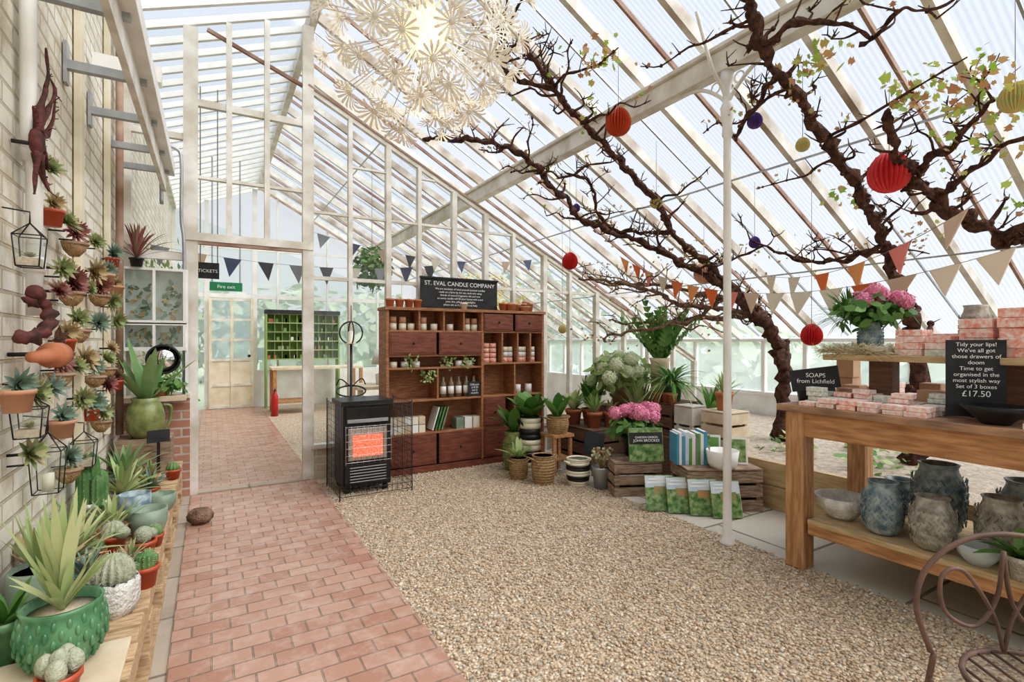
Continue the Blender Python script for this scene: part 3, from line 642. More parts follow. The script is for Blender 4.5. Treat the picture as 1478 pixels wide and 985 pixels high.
def cactus(m,c,r,h,k='cactus',ribs=12,spines=True,round_=False):
    pr=[]
    for t in np.linspace(0,1,9):
        if round_: pr.append((r*math.sin(.5+t*(pi-.52))+.0001,h*(1-math.cos(t*pi))/2))
        else: pr.append((r*(1 if t<.75 else math.sqrt(max(0,1-((t-.75)/.25)**2)))+.0001,h*t))
    m.lathe(c,pr,k,ribs*4,ribs,.14)
    if spines:
        for j in range(ribs):
            a=2*pi*j/ribs
            for (rr,z) in pr[1:-1:1]:
                p=Vector((c[0]+rr*1.12*math.cos(a),c[1]+rr*1.12*math.sin(a),c[2]+z))
                for q in range(3):
                    d=Vector((math.cos(a)+U(-.7,.7),math.sin(a)+U(-.7,.7),U(-.5,.7))).normalized()*r*.32
                    s=Vector((-math.sin(a),math.cos(a),0))*.0008
                    m.add([p-s,p+s,p+d],[(0,1,2)],'spine')
# ------------------------------------------------------------------ left bench
m=MB('pallet_bench')
y=1.2
while y<5.1:
    m.box((-.41,y+.045,.34),(.40+U(-.015,.015),.09,.02),'pallet'); y+=.115
for x in(-.57,-.41,-.25): m.b2(x-.035,x+.035,1.2,5.1,.24,.33,'pallet'); m.b2(x-.035,x+.035,1.2,5.1,.0,.02,'pallet')
for x in(-.57,-.41,-.25):
    for y in np.arange(1.25,5.1,.62): m.b2(x-.04,x+.04,y,y+.13,.02,.11,'pallet'); m.b2(x-.04,x+.04,y,y+.13,.13,.24,'pallet')
for y in np.arange(1.2,5.1,.31): m.box((-.41,y+.05,.12),(.40,.09,.02),'pallet')
m.b2(-.60,-.23,1.2,2.12,.35,.365,'palew')
m.build(.002)
m=MB('scalloped_green_pot')
m.T=Matrix.Translation((-.395,2.06,.365))@Matrix.Scale(.82,4); c=(0,0,0)
m.lathe(c,[(.075,0),(.10,.02),(.128,.08),(.135,.13),(.125,.18),(.118,.205),(.126,.225),(.112,.225),(.108,.19)],'greenglaze',30)
for j in range(6):
    z=.03+j*.03; rr=[.102,.120,.131,.133,.130,.122][j]
    for i in range(18):
        a=2*pi*(i+.5*(j%2))/18; m.ball((rr*math.cos(a),rr*math.sin(a),z),(.009,.009,.021),'greenglaze',8,6)
m.lathe((0,0,.19),[(0,.004),(.112,0)],'sand',24); m.build()
m=MB('variegated_agave'); agave(m,(-.395,2.06,.52),16,.22,.026,'varie',(.7,1.4),.16); agave(m,(-.40,2.08,.52),13,.38,.030,'varie',(1.05,1.48),.05); m.build()
def P(name,fn):
    m=MB(name); fn(m); m.build()
def f(m): pot(m,(-.36,1.84,.365),.05,.075,'redpot'); [m.ball((-.36+a,1.84+b,.365+.075+q),(.022,.022,.035),'cactusg',12,8,8,.12) for a,b,q in((0,0,.03),(.03,.01,.02),(-.03,.01,.02),(0,-.03,.015),(.01,.035,.025))]
P('potted_cactus',f)
def f(m):
    m.lathe((-.31,2.36,.35),[(.06,0),(.078,.04),(.08,.11),(.074,.13),(.068,.12)],'whitecer',24,zig=True); m.lathe((-.31,2.36,.46),[(0,.01),(.072,0)],'sand'); cactus(m,(-.31,2.36,.46),.06,.11,'cactusg',16,True,True)
P('potted_cactus',f)
def f(m): pot(m,(-.235,2.56,.35),.05,.085,'redpot'); cactus(m,(-.235,2.56,.42),.03,.07); cactus(m,(-.265,2.54,.42),.018,.045,ribs=8); cactus(m,(-.21,2.59,.42),.018,.05,ribs=8)
P('potted_cactus',f)
def f(m): pot(m,(-.27,2.90,.35),.05,.08,'redpot'); m.ball((-.27,2.9,.455),(.035,.035,.04),'cactusg',24,10,12,.1); m.ball((-.245,2.93,.45),.025,'cactusg',20,8,10,.1)
P('potted_cactus',f)
def f(m): pot(m,(-.40,3.04,.35),.055,.085,'redpot'); cactus(m,(-.40,3.04,.42),.045,.08,'cactusg',12,True,True); m.ball((-.36,3.0,.45),.03,'cactusg',20,8,10,.1)
P('potted_cactus',f)
for (x,y,r,h,k) in((-.28,3.22,.085,.14,'sage'),(-.25,3.66,.07,.10,'sage'),(-.36,3.45,.075,.17,'blueglaze')):
    def f(m): m.lathe((x,y,.35),[(r*.6,0),(r*.75,.01),(r,h*.5),(r,h),(r*.9,h),(r*.85,h*.6),(0,h*.5)],k,24)
    P('ceramic_planter',f)
def f(m): pot(m,(-.55,3.5,.35),.06,.14,'whitecer'); [cactus(m,(-.55+a,3.5+b,.46),.03,q,'cactus',9) for a,b,q in((0,0,.30),(.035,.02,.2),(-.03,.03,.25),(.025,-.03,.18),(-.03,-.03,.22))]
P('potted_column_cactus',f)
def f(m): m.lathe((-.53,2.45,.35),[(.08,0),(.09,.05),(.09,.18),(.082,.19),(.078,.17)],'sage',24,24,.03); m.lathe((-.53,2.45,.52),[(0,0),(.08,0)],'soilp'); agave(m,(-.53,2.45,.5),22,.28,.022,'varie',(.8,1.45),.12)
P('potted_agave',f)
def f(m): pot(m,(-.55,2.16,.365),.06,.13,'greenglaze'); agave(m,(-.55,2.16,.46),16,.17,.03,'leaf',(.5,1.3),.15)
P('potted_succulent',f)
for (x,y,L,k,pk,r) in((-.46,3.85,.28,'varie','whitecer',.06),(-.42,3.18,.2,'varie','terrap',.06),(-.5,2.8,.26,'varie','whitecer',.07),(-.50,4.2,.3,'agave','sage',.08),(-.36,4.25,.14,'succg','terrap',.06),(-.33,3.95,.16,'succ','redpot',.05),(-.56,3.2,.2,'agave','whitecer',.06),(-.56,2.65,.26,'dry','terrap',.06),(-.3,2.72,.1,'succg','whitecer',.05),(-.42,2.58,.14,'succ','greenglaze',.055),(-.42,2.3,.12,'succg','terrap',.045)):
    def f(m): pot(m,(x,y,.35),r,r*1.5,pk); agave(m,(x,y,.35+r*1.25),26,L,L*.11,k,(.3,1.45),.18)
    P('potted_spiky_succulent',f)
for (x,y,r) in((-.24,3.05,.04),(-.27,3.79,.035),(-.38,2.72,.04),(-.24,4.45,.05),(-.46,3.34,.035),(-.24,2.75,.035),(-.45,2.95,.04)):
    def f(m): pot(m,(x,y,.35),r,r*1.4,'redpot'); cactus(m,(x,y,.35+r),r*.75,r*1.5,'cactus',10,True,True)
    P('potted_round_cactus',f)
def f(m):
    m.b2(-.60,-.26,4.62,4.98,.35,.62,'crate'); m.lathe((-.43,4.76,.62),[(.08,0),(.115,.05),(.125,.16),(.11,.24),(.085,.27),(.095,.30),(.08,.30),(.075,.26)],'olive',24)
    m.tube(cr([(-.32,4.76,.86),(-.27,4.76,.84),(-.28,4.76,.72),(-.315,4.76,.68)]),.012,'olive')
    agave(m,(-.43,4.76,.86),12,.55,.075,'agave',(.7,1.4),.12,.5)
P('agave_in_glazed_jug',f)
m=MB('price_sign'); m.box((-.33,4.5,.66),(.14,.01,.09),'chalk',(0,0,.3)); m.box((-.33,4.505,.5),(.02,.01,.3),'black'); m.build()
m=MB('glass_display_case')
for z0,z1 in((1.52,1.93),(1.30,1.48)):
    for x in(-.60,-.39):
        m.quad((x,5.11,z0),(x+.19,5.11,z0),(x+.19,5.11,z1),(x,5.11,z1),'glass'); m.b2(x+.185,x+.205,5.1,5.13,z0,z1,'white2')
        for i in range(40): m.leaf((x+.095+U(-.07,.07),5.16+U(-.02,.03),z0+U(.02,(z1-z0)*.7)),(U(-1,1),-1,U(-.5,1)),U(.03,.07),'succ' if i%3 else 'dry')
    m.b2(-.615,-.18,5.1,5.21,z0-.03,z0,'white2'); m.b2(-.615,-.18,5.1,5.21,z1,z1+.02,'white2')
    m.b2(-.615,-.18,5.205,5.21,z0,z1,'gblock')
for x in(-.62,-.19): m.b2(x,x+.02,5.12,5.21,.9,1.95,'white2')
m.build()
m=MB('round_wall_mirror'); m.lathe((-.34,5.09,1.2),[(0,0),(.11,0),(.11,.005)],'mirror',32,ax=(0,-1,0)); m.tube([(-.34+.115*math.cos(a),5.08,1.2+.115*math.sin(a)) for a in np.linspace(0,2*pi,32)],.009,'black'); m.build()
def f(m): 
    m.b2(-.62,-.18,5.0,5.2,.86,.9,'palew')
    bush(m,(-.36,5.08,.98),(.18,.08,.07),160,.06,'leaf'); pot(m,(-.36,5.1,.9),.06,.07,'terra')
P('window_ledge_plants',f)
def f(m): m.lathe((-.07,4.42,.008),[(.05,0),(.08,.03),(.085,.06),(.06,.1),(0,.11)],'bark2',16,10,.05)
P('decorative_gourd',f)
# ------------------------------------------------------------------ left wall hangings
m=MB('wall_pipe'); m.tube([(-.6,2.69,1.45),(-.6,2.69,2.0),(-.61,2.66,2.15),(-.61,2.63,3.8)],.026,'white2',12); m.lathe((-.6,2.69,1.62),[(.034,0),(.034,.06)],'white2'); m.lathe((-.605,2.68,2.05),[(.034,0),(.034,.06)],'white2'); m.build()
m=MB('trim_wall_post'); m.b2(-.65,-.61,3.6,3.68,.7,3.85,'cream'); m.b2(-.65,-.61,4.50,4.55,0.7,3.85,'cream'); m.build(.003)
m=MB('rusty_downpipe'); m.tube([(-.6,4.86,.64),(-.6,4.86,3.85)],.025,'rust',12); m.tube([(-.61,4.95,.64),(-.61,4.95,3.85)],.018,'white2',10); m.build()
wallp=[(3.10,1.90,'succg'),(3.29,1.89,'succr'),(3.82,1.93,'succg'),(4.42,1.95,'succ'),(3.04,1.68,'succg'),(3.22,1.64,'succr'),(3.59,1.64,'succg'),(4.55,1.76,'dry'),(2.98,1.57,'succr'),(3.36,1.46,'succg'),(3.91,1.46,'succ'),(3.10,1.39,'dry'),(4.37,1.62,'succg'),(4.17,1.23,'succg'),(2.85,1.15,'succ'),(3.04,1.01,'succ'),(4.17,1.07,'succr'),(4.0,.91,'succg'),(2.55,.93,'succg'),(2.88,1.94,'dry'),(2.81,2.07,'succg'),(2.98,1.26,'succr'),(3.75,1.75,'dry'),(4.15,1.8,'succ'),(3.5,1.25,'dry'),(3.8,1.2,'succ'),(3.45,1.05,'succg'),(3.7,1.0,'succ'),(4.35,1.3,'dry'),(3.95,1.68,'succr'),(2.6,1.15,'succg'),(2.42,1.2,'succ'),(3.3,1.22,'succg'),(3.15,.8,'succ'),(4.6,1.5,'succg'),(4.6,1.1,'succr')]
for i,(y,z,k) in enumerate(wallp):
    def f(m):
        r=U(.055,.09)
        if i%4==1:
            m.tube([(-.58+.05*math.cos(a),y+.05*math.sin(a),z-.06) for a in np.linspace(0,2*pi,14)],.006,'rust',6)
            m.lathe((-.585,y,z-.12),[(.02,0),(.045,.03),(.055,.07)],'wicker',12)
        elif i%8==3: pot(m,(-.585,y,z-.1),.042,.07,'redpot',seg=16)
        elif i%8==7: pot(m,(-.585,y,z-.1),.05,.08,'terrap',seg=16)
        else: m.tube([(-.65,y,z),(-.57,y,z)],.006,'black',6)
        m.tube([(-.65,y,z-.04),(-.585,y,z-.04)],.004,'black',6)
        rosette(m,(-.585,y,z),r,k,(1,U(-1.3,-.2),U(-.2,.9)),random.choice([3,4,5]),random.choice([9,11,14]),U(.2,.34))
    P('wall_hung_succulent',f)
def f(m):
    b=Vector((-.57,2.60,2.1))
    m.ball(b,(.028,.04,.06),'deadroot',12,8,lump=.5)
    for q in [[(0,.02,.05),(0,.05,.16),(.01,.09,.3),(0,.11,.42)],[(0,.03,.03),(0,.14,.10),(0,.22,.18),(0,.25,.27)],[(0,-.02,-.04),(0,-.03,-.12),(0,-.05,-.2)],[(0,.03,-.03),(0,.07,-.1),(.02,.06,-.16)],[(0,.0,.03),(0,-.03,.1),(.0,-.06,.12)],[(0,.02,.0),(0,.1,-.02),(.0,.14,-.05)],[(0,.02,.04),(0,.09,.14),(.02,.15,.26),(0,.16,.33)]]:
        pp=cr([b+Vector(p) for p in q],6); n=len(pp)
        m.tube(pp,[.011*(1-i/n)+.002 for i in range(n)],'deadroot',7,.6)
        for i,p in enumerate(pp[::2]): m.ball(p,.009*(1-2*i/n)+.003,'deadroot',6,4); m.tube([p,p+Vector((U(0,.02),U(-.025,.025),U(-.02,.02)))],.002,'deadroot',4)
    m.tube([(-.65,2.60,2.1),b],.008,'black')
P('hanging_gnarled_root',f)
def f(m):
    m.lathe((-.57,2.52,1.29),[(.02,0),(.03,.14),(.05,.15),(.05,.22),(.045,.22)],'terra',18,ax=(.15,1,.02))
    m.tube(cr([(-.6,2.46,1.36),(-.56,2.54,1.37),(-.54,2.60,1.41),(-.55,2.62,1.48),(-.57,2.58,1.52),(-.58,2.54,1.49)]),[.010+.014*abs(math.sin(i*.9)) for i in range(31)],'deadroot',10,.6)
    m.tube([(-.65,2.56,1.3),(-.57,2.56,1.3)],.008,'black'); m.ball((-.57,2.56,1.53),.026,'deadroot',10,8,lump=.6)
    for i in range(8): m.leaf((-.56,2.85+U(-.04,.04),1.34+U(-.03,.03)),(1,-.3,U(-.5,.5)),.07,'bark')
P('terracotta_horn_ornament',f)
def lantern(y,z,w,h,terr=False):
    m=MB('hanging_glass_terrarium' if terr else 'hanging_glass_lantern'); x=-.57
    pts=[(x+a*w,y+b*w,z+q*h) for a,b,q in((-.4,-.4,0),(.4,-.4,0),(.4,.4,0),(-.4,.4,0),(-.5,-.5,.7),(.5,-.5,.7),(.5,.5,.7),(-.5,.5,.7),(0,0,1))]
    for a,b in((0,1),(1,2),(2,3),(3,0),(4,5),(5,6),(6,7),(7,4),(0,4),(1,5),(2,6),(3,7),(4,8),(5,8),(6,8),(7,8)): m.tube([pts[a],pts[b]],.0024,'black',5)
    for a,b,c2,d in((0,1,5,4),(1,2,6,5),(2,3,7,6),(3,0,4,7)): m.quad(pts[a],pts[b],pts[c2],pts[d],'glass')
    m.tube([pts[8],(x,y,z+h*1.25),(-.65,y,z+h*1.3)],.003,'black',5)
    if terr: m.b2(x-.38*w,x+.38*w,y-.38*w,y+.38*w,z+.003,z+h*.2,'sand'); rosette(m,(x,y,z+h*.22),w*.35,'succg',(0,0,1),3,9,.3)
    else: m.lathe((x,y,z+.003),[(w*.2,0),(w*.2,h*.3)],'cream2')
    m.build()
lantern(2.74,.74,.10,.24); lantern(2.5,1.0,.09,.15,True); lantern(3.42,.70,.10,.18,True); lantern(2.50,1.62,.08,.16,True)
def f(m):
    for i in range(34): m.blade((-.52,5.1,2.02),i*2.4,.42,.02,U(.5,1.45),.35,'succr',7,.2)
    pot(m,(-.52,5.1,1.95),.05,.07,'black')
P('cordyline_plant',f)
# ------------------------------------------------------------------ centre floor pots
def f(m):
    m.lathe((2.73,4.62,0),[(.07,0),(.09,.03),(.12,.18),(.115,.3),(.085,.36),(.10,.40),(.09,.41),(.08,.38)],'olive',24); 
    for z in np.arange(.06,.32,.03): m.tube([(2.73+.118*math.cos(a),4.62+.118*math.sin(a),z) for a in np.linspace(0,2*pi,20)],.005,'olive',5)
    m.lathe((2.73,4.62,.37),[(0,0),(.08,0)],'soilp')
    for i in range(11): m.blade((2.73,4.62,.4),i*2.4,U(.28,.45),.12,U(.7,1.4),.2,'leaf',6,.2,.6)
P('plant_in_olive_urn',f)
def basket(m,x,y,z,r,h,k='wicker',stripes=False):
    n=10
    for j in range(n):
        z0=h*j/n; rr=r*(.85+.18*math.sin(pi*j/n*.9)); m.lathe((x,y,z+z0),[(rr,0),(rr*1.03,h/n*.5),(rr,h/n)],('black' if (j//2)%2 else 'cream2') if stripes else k,20)
    m.lathe((x,y,z+h),[(r,0),(r*1.02,.01),(r*.9,.01),(r*.85,-.02),(0,-.03)],k,20)
    for sgn in(-1,1): m.tube(cr([(x+sgn*r*.9,y-.03,z+h*.85),(x+sgn*r*1.25,y-.02,z+h*.95),(x+sgn*r*1.25,y+.03,z+h*.95),(x+sgn*r*.9,y+.03,z+h*.85)],4),.008,k,6)
P('seagrass_basket',lambda m:basket(m,2.72,4.05,0,.11,.26))
P('striped_basket',lambda m:basket(m,2.98,3.85,0,.11,.24,'cream2',True))
def f(m):
    basket(m,2.60,4.30,.0,.09,.2); 
    for i in range(14): m.blade((2.60,4.30,.2),i*2.4,U(.15,.3),.05,U(.5,1.3),.2,'leafl',6,.2,.6)
P('plant_in_basket',f)
def f(m):
    for a in(-.1,.1):
        for b in(-.1,.1): m.b2(3.05+a-.015,3.05+a+.015,4.3+b-.015,4.3+b+.015,0,.38,'pine')
    m.b2(2.92,3.18,4.17,4.43,.38,.41,'pine'); m.b2(2.94,3.16,4.19,4.41,.15,.17,'pine')
P('wooden_stool',f)
def f(m):
    basket(m,3.05,4.28,.41,.11,.17)
    for i in range(9): m.blade((3.05,4.28,.56),i*2.4,U(.25,.42),.11,U(.8,1.4),.2,'leaf',6,.2,.6)
P('potted_foliage_plant',f)
def f(m): 
    basket(m,2.86,4.5,.0,.11,.56,'black',True)
    for i in range(14): m.blade((2.86,4.5,.54),i*2.4,U(.3,.45),.15,U(.7,1.4),.25,'leaf',6,.2,.6)
P('rubber_plant_in_striped_basket',f)
def f(m):
    m.lathe((3.09,3.64,0),[(.07,0),(.085,.18),(.092,.2),(.084,.2),(.08,.17)],'grey',20); m.tube(cr([(3.0,3.64,.19),(3.09,3.6,.12),(3.18,3.64,.19)]),.003,'grey',5)
    for i in range(60): 
        a=U(0,6.28); e=Vector((3.09+.11*math.cos(a)*R(),3.64+.11*math.sin(a)*R(),U(.27,.36))); m.tube([(3.09,3.64,.15),e],.002,'dry',4); m.ball(e,.014,'dry' if i%2 else 'hyw',6,4)
P('galvanised_bucket_of_flowers',f)
def slatcrate(m,x0,x1,y0,y1,z0,z1,k='crate',rows=3):
    t=.012; hh=(z1-z0)/rows
    for j in range(rows):
        a=z0+j*hh+.006; b=z0+(j+1)*hh-.018
        m.b2(x0,x1,y0,y0+t,a,b,k); m.b2(x0,x1,y1-t,y1,a,b,k); m.b2(x0,x0+t,y0+t,y1-t,a,b,k); m.b2(x1-t,x1,y0+t,y1-t,a,b,k)
    for x in(x0+.03,x1-.03):
        for y in(y0+.03,y1-.03): m.b2(x-.016,x+.016,y-.016,y+.016,z0+.001,z1-.001,k)
    m.b2(x0+.002,x1-.002,y0+.002,y1-.002,z0,z0+.005,k); m.b2(x0,x1,y0,y1,z1-.012,z1,k)
rot=-.45
m=MB('wooden_fruit_crate'); m.T=Matrix.Translation((3.27,3.42,0))@Matrix.Rotation(rot,4,'Z'); slatcrate(m,-.22,.2,-.17,.17,0,.30); m.build()
def f(m):
    c=(3.36,3.50,.30); pot(m,c,.11,.2,'black'); bush(m,(3.36,3.50,.56),(.27,.2,.1),220,.09,'leaf')
    for i in range(18): hydr(m,(3.36+U(-.26,.26),3.47+U(-.13,.13),.68+U(-.03,.05)),.06,'hyp',60,.022)
P('pink_hydrangea',f)
m=MB('large_garden_book'); m.T=Matrix.Translation((3.27,3.27,.445))@Matrix.Rotation(rot,4,'Z')@Matrix.Rotation(-.15,4,'X')
m.box((0,0,0),(.30,.03,.29),'book'); m.box((.003,0,0),(.299,.022,.285),'pages'); m.box((0,-.0155,.055),(.295,.002,.10),'chalk'); s=m.build()
t=text('GARDEN DESIGN',(3.259,3.248,.505),.026,s,rot,pi/2-.15); t=text('JOHN BROOKES',(3.258,3.246,.475),.032,s,rot,pi/2-.15)
m=MB('wooden_fruit_crate'); m.T=Matrix.Translation((3.58,2.80,0))@Matrix.Rotation(-.5,4,'Z'); slatcrate(m,-.30,.30,-.2,.2,0,.34,'crate',3); m.build()
m=MB('row_of_books'); m.T=Matrix.Translation((3.40,2.95,.34))@Matrix.Rotation(-.5,4,'Z')
x=-.1
for i,k in enumerate(['bkblue','pages','bkblue','sky','bkgrn','pages','sage','bkgrn','pages','bkblue','book']):
    w=U(.018,.03); h=U(.2,.27); m.box((x+w/2,.0,h/2),(w,.18,h),k); m.box((x+w/2,.01,h/2+.001),(w*.7,.165,h-.002+.004),'pages'); x+=w+.001
m.build()
m=MB('framed_pictures'); 
for i,(q,k) in enumerate(((0,'bkgrn'),(.2,'book'))):
    m.T=Matrix.Translation((3.62+q*.5,2.88-q*.9,.45))@Matrix.Rotation(-.8,4,'Z')@Matrix.Rotation(-.2,4,'X'); m.box((0,0,0),(.17,.02,.22),'pages'); m.box((0,-.011,0),(.14,.003,.18),k)
m.build()
def f(m): m.lathe((3.52,2.68,.34),[(.09,0),(.11,.03),(.125,.14),(.12,.14),(.1,.05),(0,.03)],'white2',24)
P('white_enamel_bowl',f)
for i in range(4):
    m=MB('leaning_garden_book'); m.T=Matrix.Translation((3.08+i*.105,2.93-i*.125,.14))@Matrix.Rotation(-.55,4,'Z')@Matrix.Rotation(-.35,4,'X')
    m.box((0,0,0),(.22,.014,.275),'book'); m.box((0,-.0075,.085),(.216,.002,.09),'sky'); m.box((.02,-.0085,.02),(.12,.002,.06),'bookc'); m.box((-.02,-.0087,.105),(.12,.002,.012),'pages'); m.box((-.02,-.0087,.08),(.15,.002,.014),'pages'); m.box((.004,.001,0),(.219,.01,.27),'pages'); m.build()
m=MB('chalkboard_price_sign'); m.box((3.28,3.98,.33),(.2,.012,.22),'chalk',(-.2,.2,-.4)); m.box((3.28,4.0,.11),(.02,.02,.22),'crate'); m.build()
m=MB('display_crates')
slatcrate(m,3.98,4.38,3.62,3.98,.34,.72,'darkw',3); slatcrate(m,4.02,4.3,2.98,3.3,.34,.70,'palew',3); slatcrate(m,3.97,4.17,3.36,3.58,.34,.72,'white',2)
slatcrate(m,3.97,4.5,4.3,4.8,.34,.6,'darkw',3); slatcrate(m,3.4,3.84,4.15,4.75,0,.42,'darkw',3); m.build()
def f(m):
    pot(m,(4.17,3.80,.72),.12,.2,'greenglaze'); 
    for i in range(70): m.blade((4.17,3.80,.90),U(0,6.28),U(.35,.6),.028,U(.2,1.2),.5,'leaf',7,.2)
    for i in range(60): m.blade((4.17,3.80,.90),U(0,6.28),U(.25,.5),.022,U(.0,.8),.7,'leafl',7,.2)
P('spider_fern',f)
def f(m):
    m.b2(4.22,4.42,4.0,4.2,.34,.36,'darkw'); m.lathe((4.32,4.1,.36),[(.1,0),(.1,.75),(.12,.8),(.1,.8)],'palew',20)
    for i in range(18):
        a=i*2.4; e=U(.8,1.45); L=U(.5,.74); h=Vector((math.cos(a),math.sin(a),0)); b=Vector((4.32,4.1,1.12))
        for t in np.linspace(.12,1,9):
            p=b+h*(L*math.cos(e)*t)+Vector((0,0,L*math.sin(e)*t-.05*t*t)); s=Vector((-math.sin(a),math.cos(a),0))
            for sg in(-1,1): w=1.2-t*.75; m.add([p-Vector((0,0,.03)),p+s*sg*.06*w-Vector((0,0,.01)),p+s*sg*.10*w+Vector((0,0,.035)),p+Vector((0,0,.035))],[(0,1,2,3)],'leaf')
        m.tube([b,b+h*(L*math.cos(e))+Vector((0,0,L*math.sin(e)))],.006,'leafl',5)
P('birds_nest_palm',f)
def f(m):
    pot(m,(4.15,4.5,.6),.16,.22,'terrap'); bush(m,(4.1,4.5,.98),(.4,.32,.26),420,.11,'leafl')
    for i in range(16): hydr(m,(4.06+U(-.36,.34),4.4+U(-.25,.25),1.08+U(-.2,.14)),.08,'hyw',70,.026)
P('white_hydrangea',f)
for (x,y,z,L,k,n,W,pr) in((4.05,4.12,.34,.75,'varie',44,.035,.1),(4.45,3.5,.34,.6,'leaf',20,.06,.1),(4.15,3.14,.70,.28,'leafl',30,.02,.08),(3.55,4.3,.42,.3,'leafl',26,.03,.08),(3.7,4.55,.42,.5,'leaf',18,.09,.1),(3.72,4.25,.42,.2,'succg',20,.03,.07),(3.5,4.6,.42,.36,'leafl',18,.08,.09)):
    def f(m): pot(m,(x,y,z),pr,.17,'terra'); [m.blade((x,y,z+.15),U(0,6.28),L*U(.7,1.1),W,U(.7,1.45),.25,k,7,.2) for i in range(n)]
    P('potted_leafy_plant',f)
m=MB('terracotta_pot_stack'); 
for a,b,z in((3.99,3.72,.72),(4.03,3.63,.72),(4.02,3.55,.72)): pot(m,(a,b+.1,z),.05,.1,'terra')
m.build()
def f(m):
    for i in range(260): 
        cx=random.choice([(4.6,2.7),(4.5,1.9),(5.2,2.4),(4.3,.5),(4.8,4.0),(5.6,1.2)]); m.leaf((cx[0]+random.gauss(0,.15),cx[1]+random.gauss(0,.15),.36+U(0,.12)),(U(-.8,.8),U(-.8,.8),1),U(.05,.11),'leaf' if R()<.4 else 'leafl')
P('groundcover_plants',f)
# ------------------------------------------------------------------ right table
m=MB('potting_table')
tx0,tx1,ty0,ty1=2.97,3.82,-1.0,1.88
for i in range(4): w=(tx1-tx0)/4; m.b2(tx0+i*w+.002,tx0+(i+1)*w-.002,ty0,ty1,.93,.97,'top')
m.b2(tx0+.028,tx0+.06,ty0+.05,ty1-.06,.79,.93,'pine'); m.b2(tx1-.05,tx1-.025,ty0+.05,ty1-.06,.79,.93,'pine'); m.b2(tx0+.05,tx1-.05,ty1-.10,ty1-.07,.80,.93,'pine')
for x in(tx0+.075,tx1-.075):
    for y in(ty1-.10,.3,ty0+.1): m.b2(x-.055,x+.055,y-.055,y+.055,0.005,.931,'pineV')
m.b2(tx0+.03,tx1-.03,ty0,ty1-.17,.28,.31,'plank'); m.b2(tx0+.035,tx0+.05,ty0,ty1-.17,.22,.285,'pine')
m.build(.004)
m=MB('raised_display_shelf'); m.b2(3.22,3.58,-.9,1.74,1.235,1.27,'plank')
for y in(1.5,.9,.0): m.b2(3.38,3.48,y-.06,y+.06,.97,1.235,'darkw')
m.build(.004)
def herring(m,c,r,h,k):
    pr=[(r*.62,0),(r*.8,h*.06),(r*.96,h*.3),(r,h*.5),(r*.95,h*.72),(r*.72,h*.9),(r*.7,h*.95),(r*.78,h),(r*.66,h),(r*.6,h*.9),(0,h*.7)]
    m.lathe(c,pr,k,30)
    n=22
    for j in range(7):
        z=h*(.14+j*.1)
        for i in range(n):
            a=2*pi*i/n; b=a+pi/n*(1 if j%2 else -1)*.9; r1=r*(.9+.115*math.sin(pi*(.14+j*.1)))*1.0
            m.tube([(c[0]+r1*math.cos(a),c[1]+r1*math.sin(a),c[2]+z),(c[0]+r1*1.01*math.cos(b),c[1]+r1*1.01*math.sin(b),c[2]+z+h*.075)],r*.03,k,4)
for (x,y,r,h,k) in((3.14,1.38,.095,.28,'blueglaze'),(3.12,1.15,.093,.26,'tanglaze'),(3.44,1.24,.12,.37,'blueglaze'),(3.27,.93,.10,.29,'tanglaze'),(3.62,1.5,.10,.2,'blueglaze'),(3.52,.9,.12,.34,'blueglaze')):
    P('herringbone_ceramic_vase',lambda m:herring(m,(x,y,.31),r,h,k))
P('white_ceramic_bowl',lambda m:m.lathe((3.2,1.62,.31),[(.06,0),(.08,.02),(.12,.07),(.14,.13),(.13,.13),(.1,.05),(0,.03)],'whitecer',28))
P('glass_trinket_bowl',lambda m:m.lathe((3.08,.96,.31),[(.04,0),(.07,.04),(.08,.09),(.07,.09),(.05,.03),(0,.02)],'gblock',20,10,.05))
def f(m): pot(m,(3.05,.80,.31),.05,.1,'whitecer'); [m.blade((3.05,.80,.4),i*2.4,.2,.05,U(.2,1.1),.3,'leaf',6,.2,.6) for i in range(16)]
P('small_potted_plant',f)
P('black_shallow_bowl',lambda m:m.lathe((3.09,.90,.97),[(.05,0),(.06,.012),(.11,.06),(.13,.085),(.12,.085),(.07,.025),(0,.015)],'black',28))
m=MB('wrapped_soap_bars')
ks=['soapp','soapg','pages','soapo','soapp','soapg','soapp','soapp']
yy=1.82
while yy>-.7:
    for x in(3.03,3.115,3.2,3.285):
        if abs(yy-.98)<.18 : continue
        if R()<.08: continue
        n=(random.choice([2,2,3,4]) if x>3.1 else random.choice([1,2,2])); k=random.choice(ks)
        for j in range(n): m.box((x+U(-.008,.008),yy+U(-.008,.008),.97+.013+j*.0265),(.068,.092,.025),k,(0,0,U(-.15,.15)))
    yy-=.108
for i in range(14):
    y=1.78-i*.11; n=random.choice([1,2,3,4]); k=random.choice(ks)
    for j in range(n): m.box((3.68,y,.985+j*.0305),(.1,.09,.029),k,(0,0,U(-.1,.1)))
m.build(.002)
m=MB('stacked_gift_boxes')
def bx(x,y,z,w,d,h,k,r=0): m.box((x,y,z+h/2),(w,d,h),k,(0,0,r))
for y,n in((1.03,4),(.88,5),(.72,5),(.55,4),(.38,3)): 
    for j in range(n): bx(3.34+U(-.01,.01),y,1.27+j*.048,.15,.13,.046,'soapo',U(-.08,.08))
for j in range(4): bx(3.35,1.32,1.27+j*.036,.13-.008*j,.13,.034,('soapp','soapo')[j%2],U(-.1,.1))
for j in range(3): bx(3.31,1.18,1.27+j*.036,.10,.11,.034,('soapg','soapp','soapo')[j],U(-.1,.1))
bx(3.47,1.2,1.27,.12,.14,.12,'soapp'); bx(3.28,1.45,1.27,.07,.08,.05,'gblock')
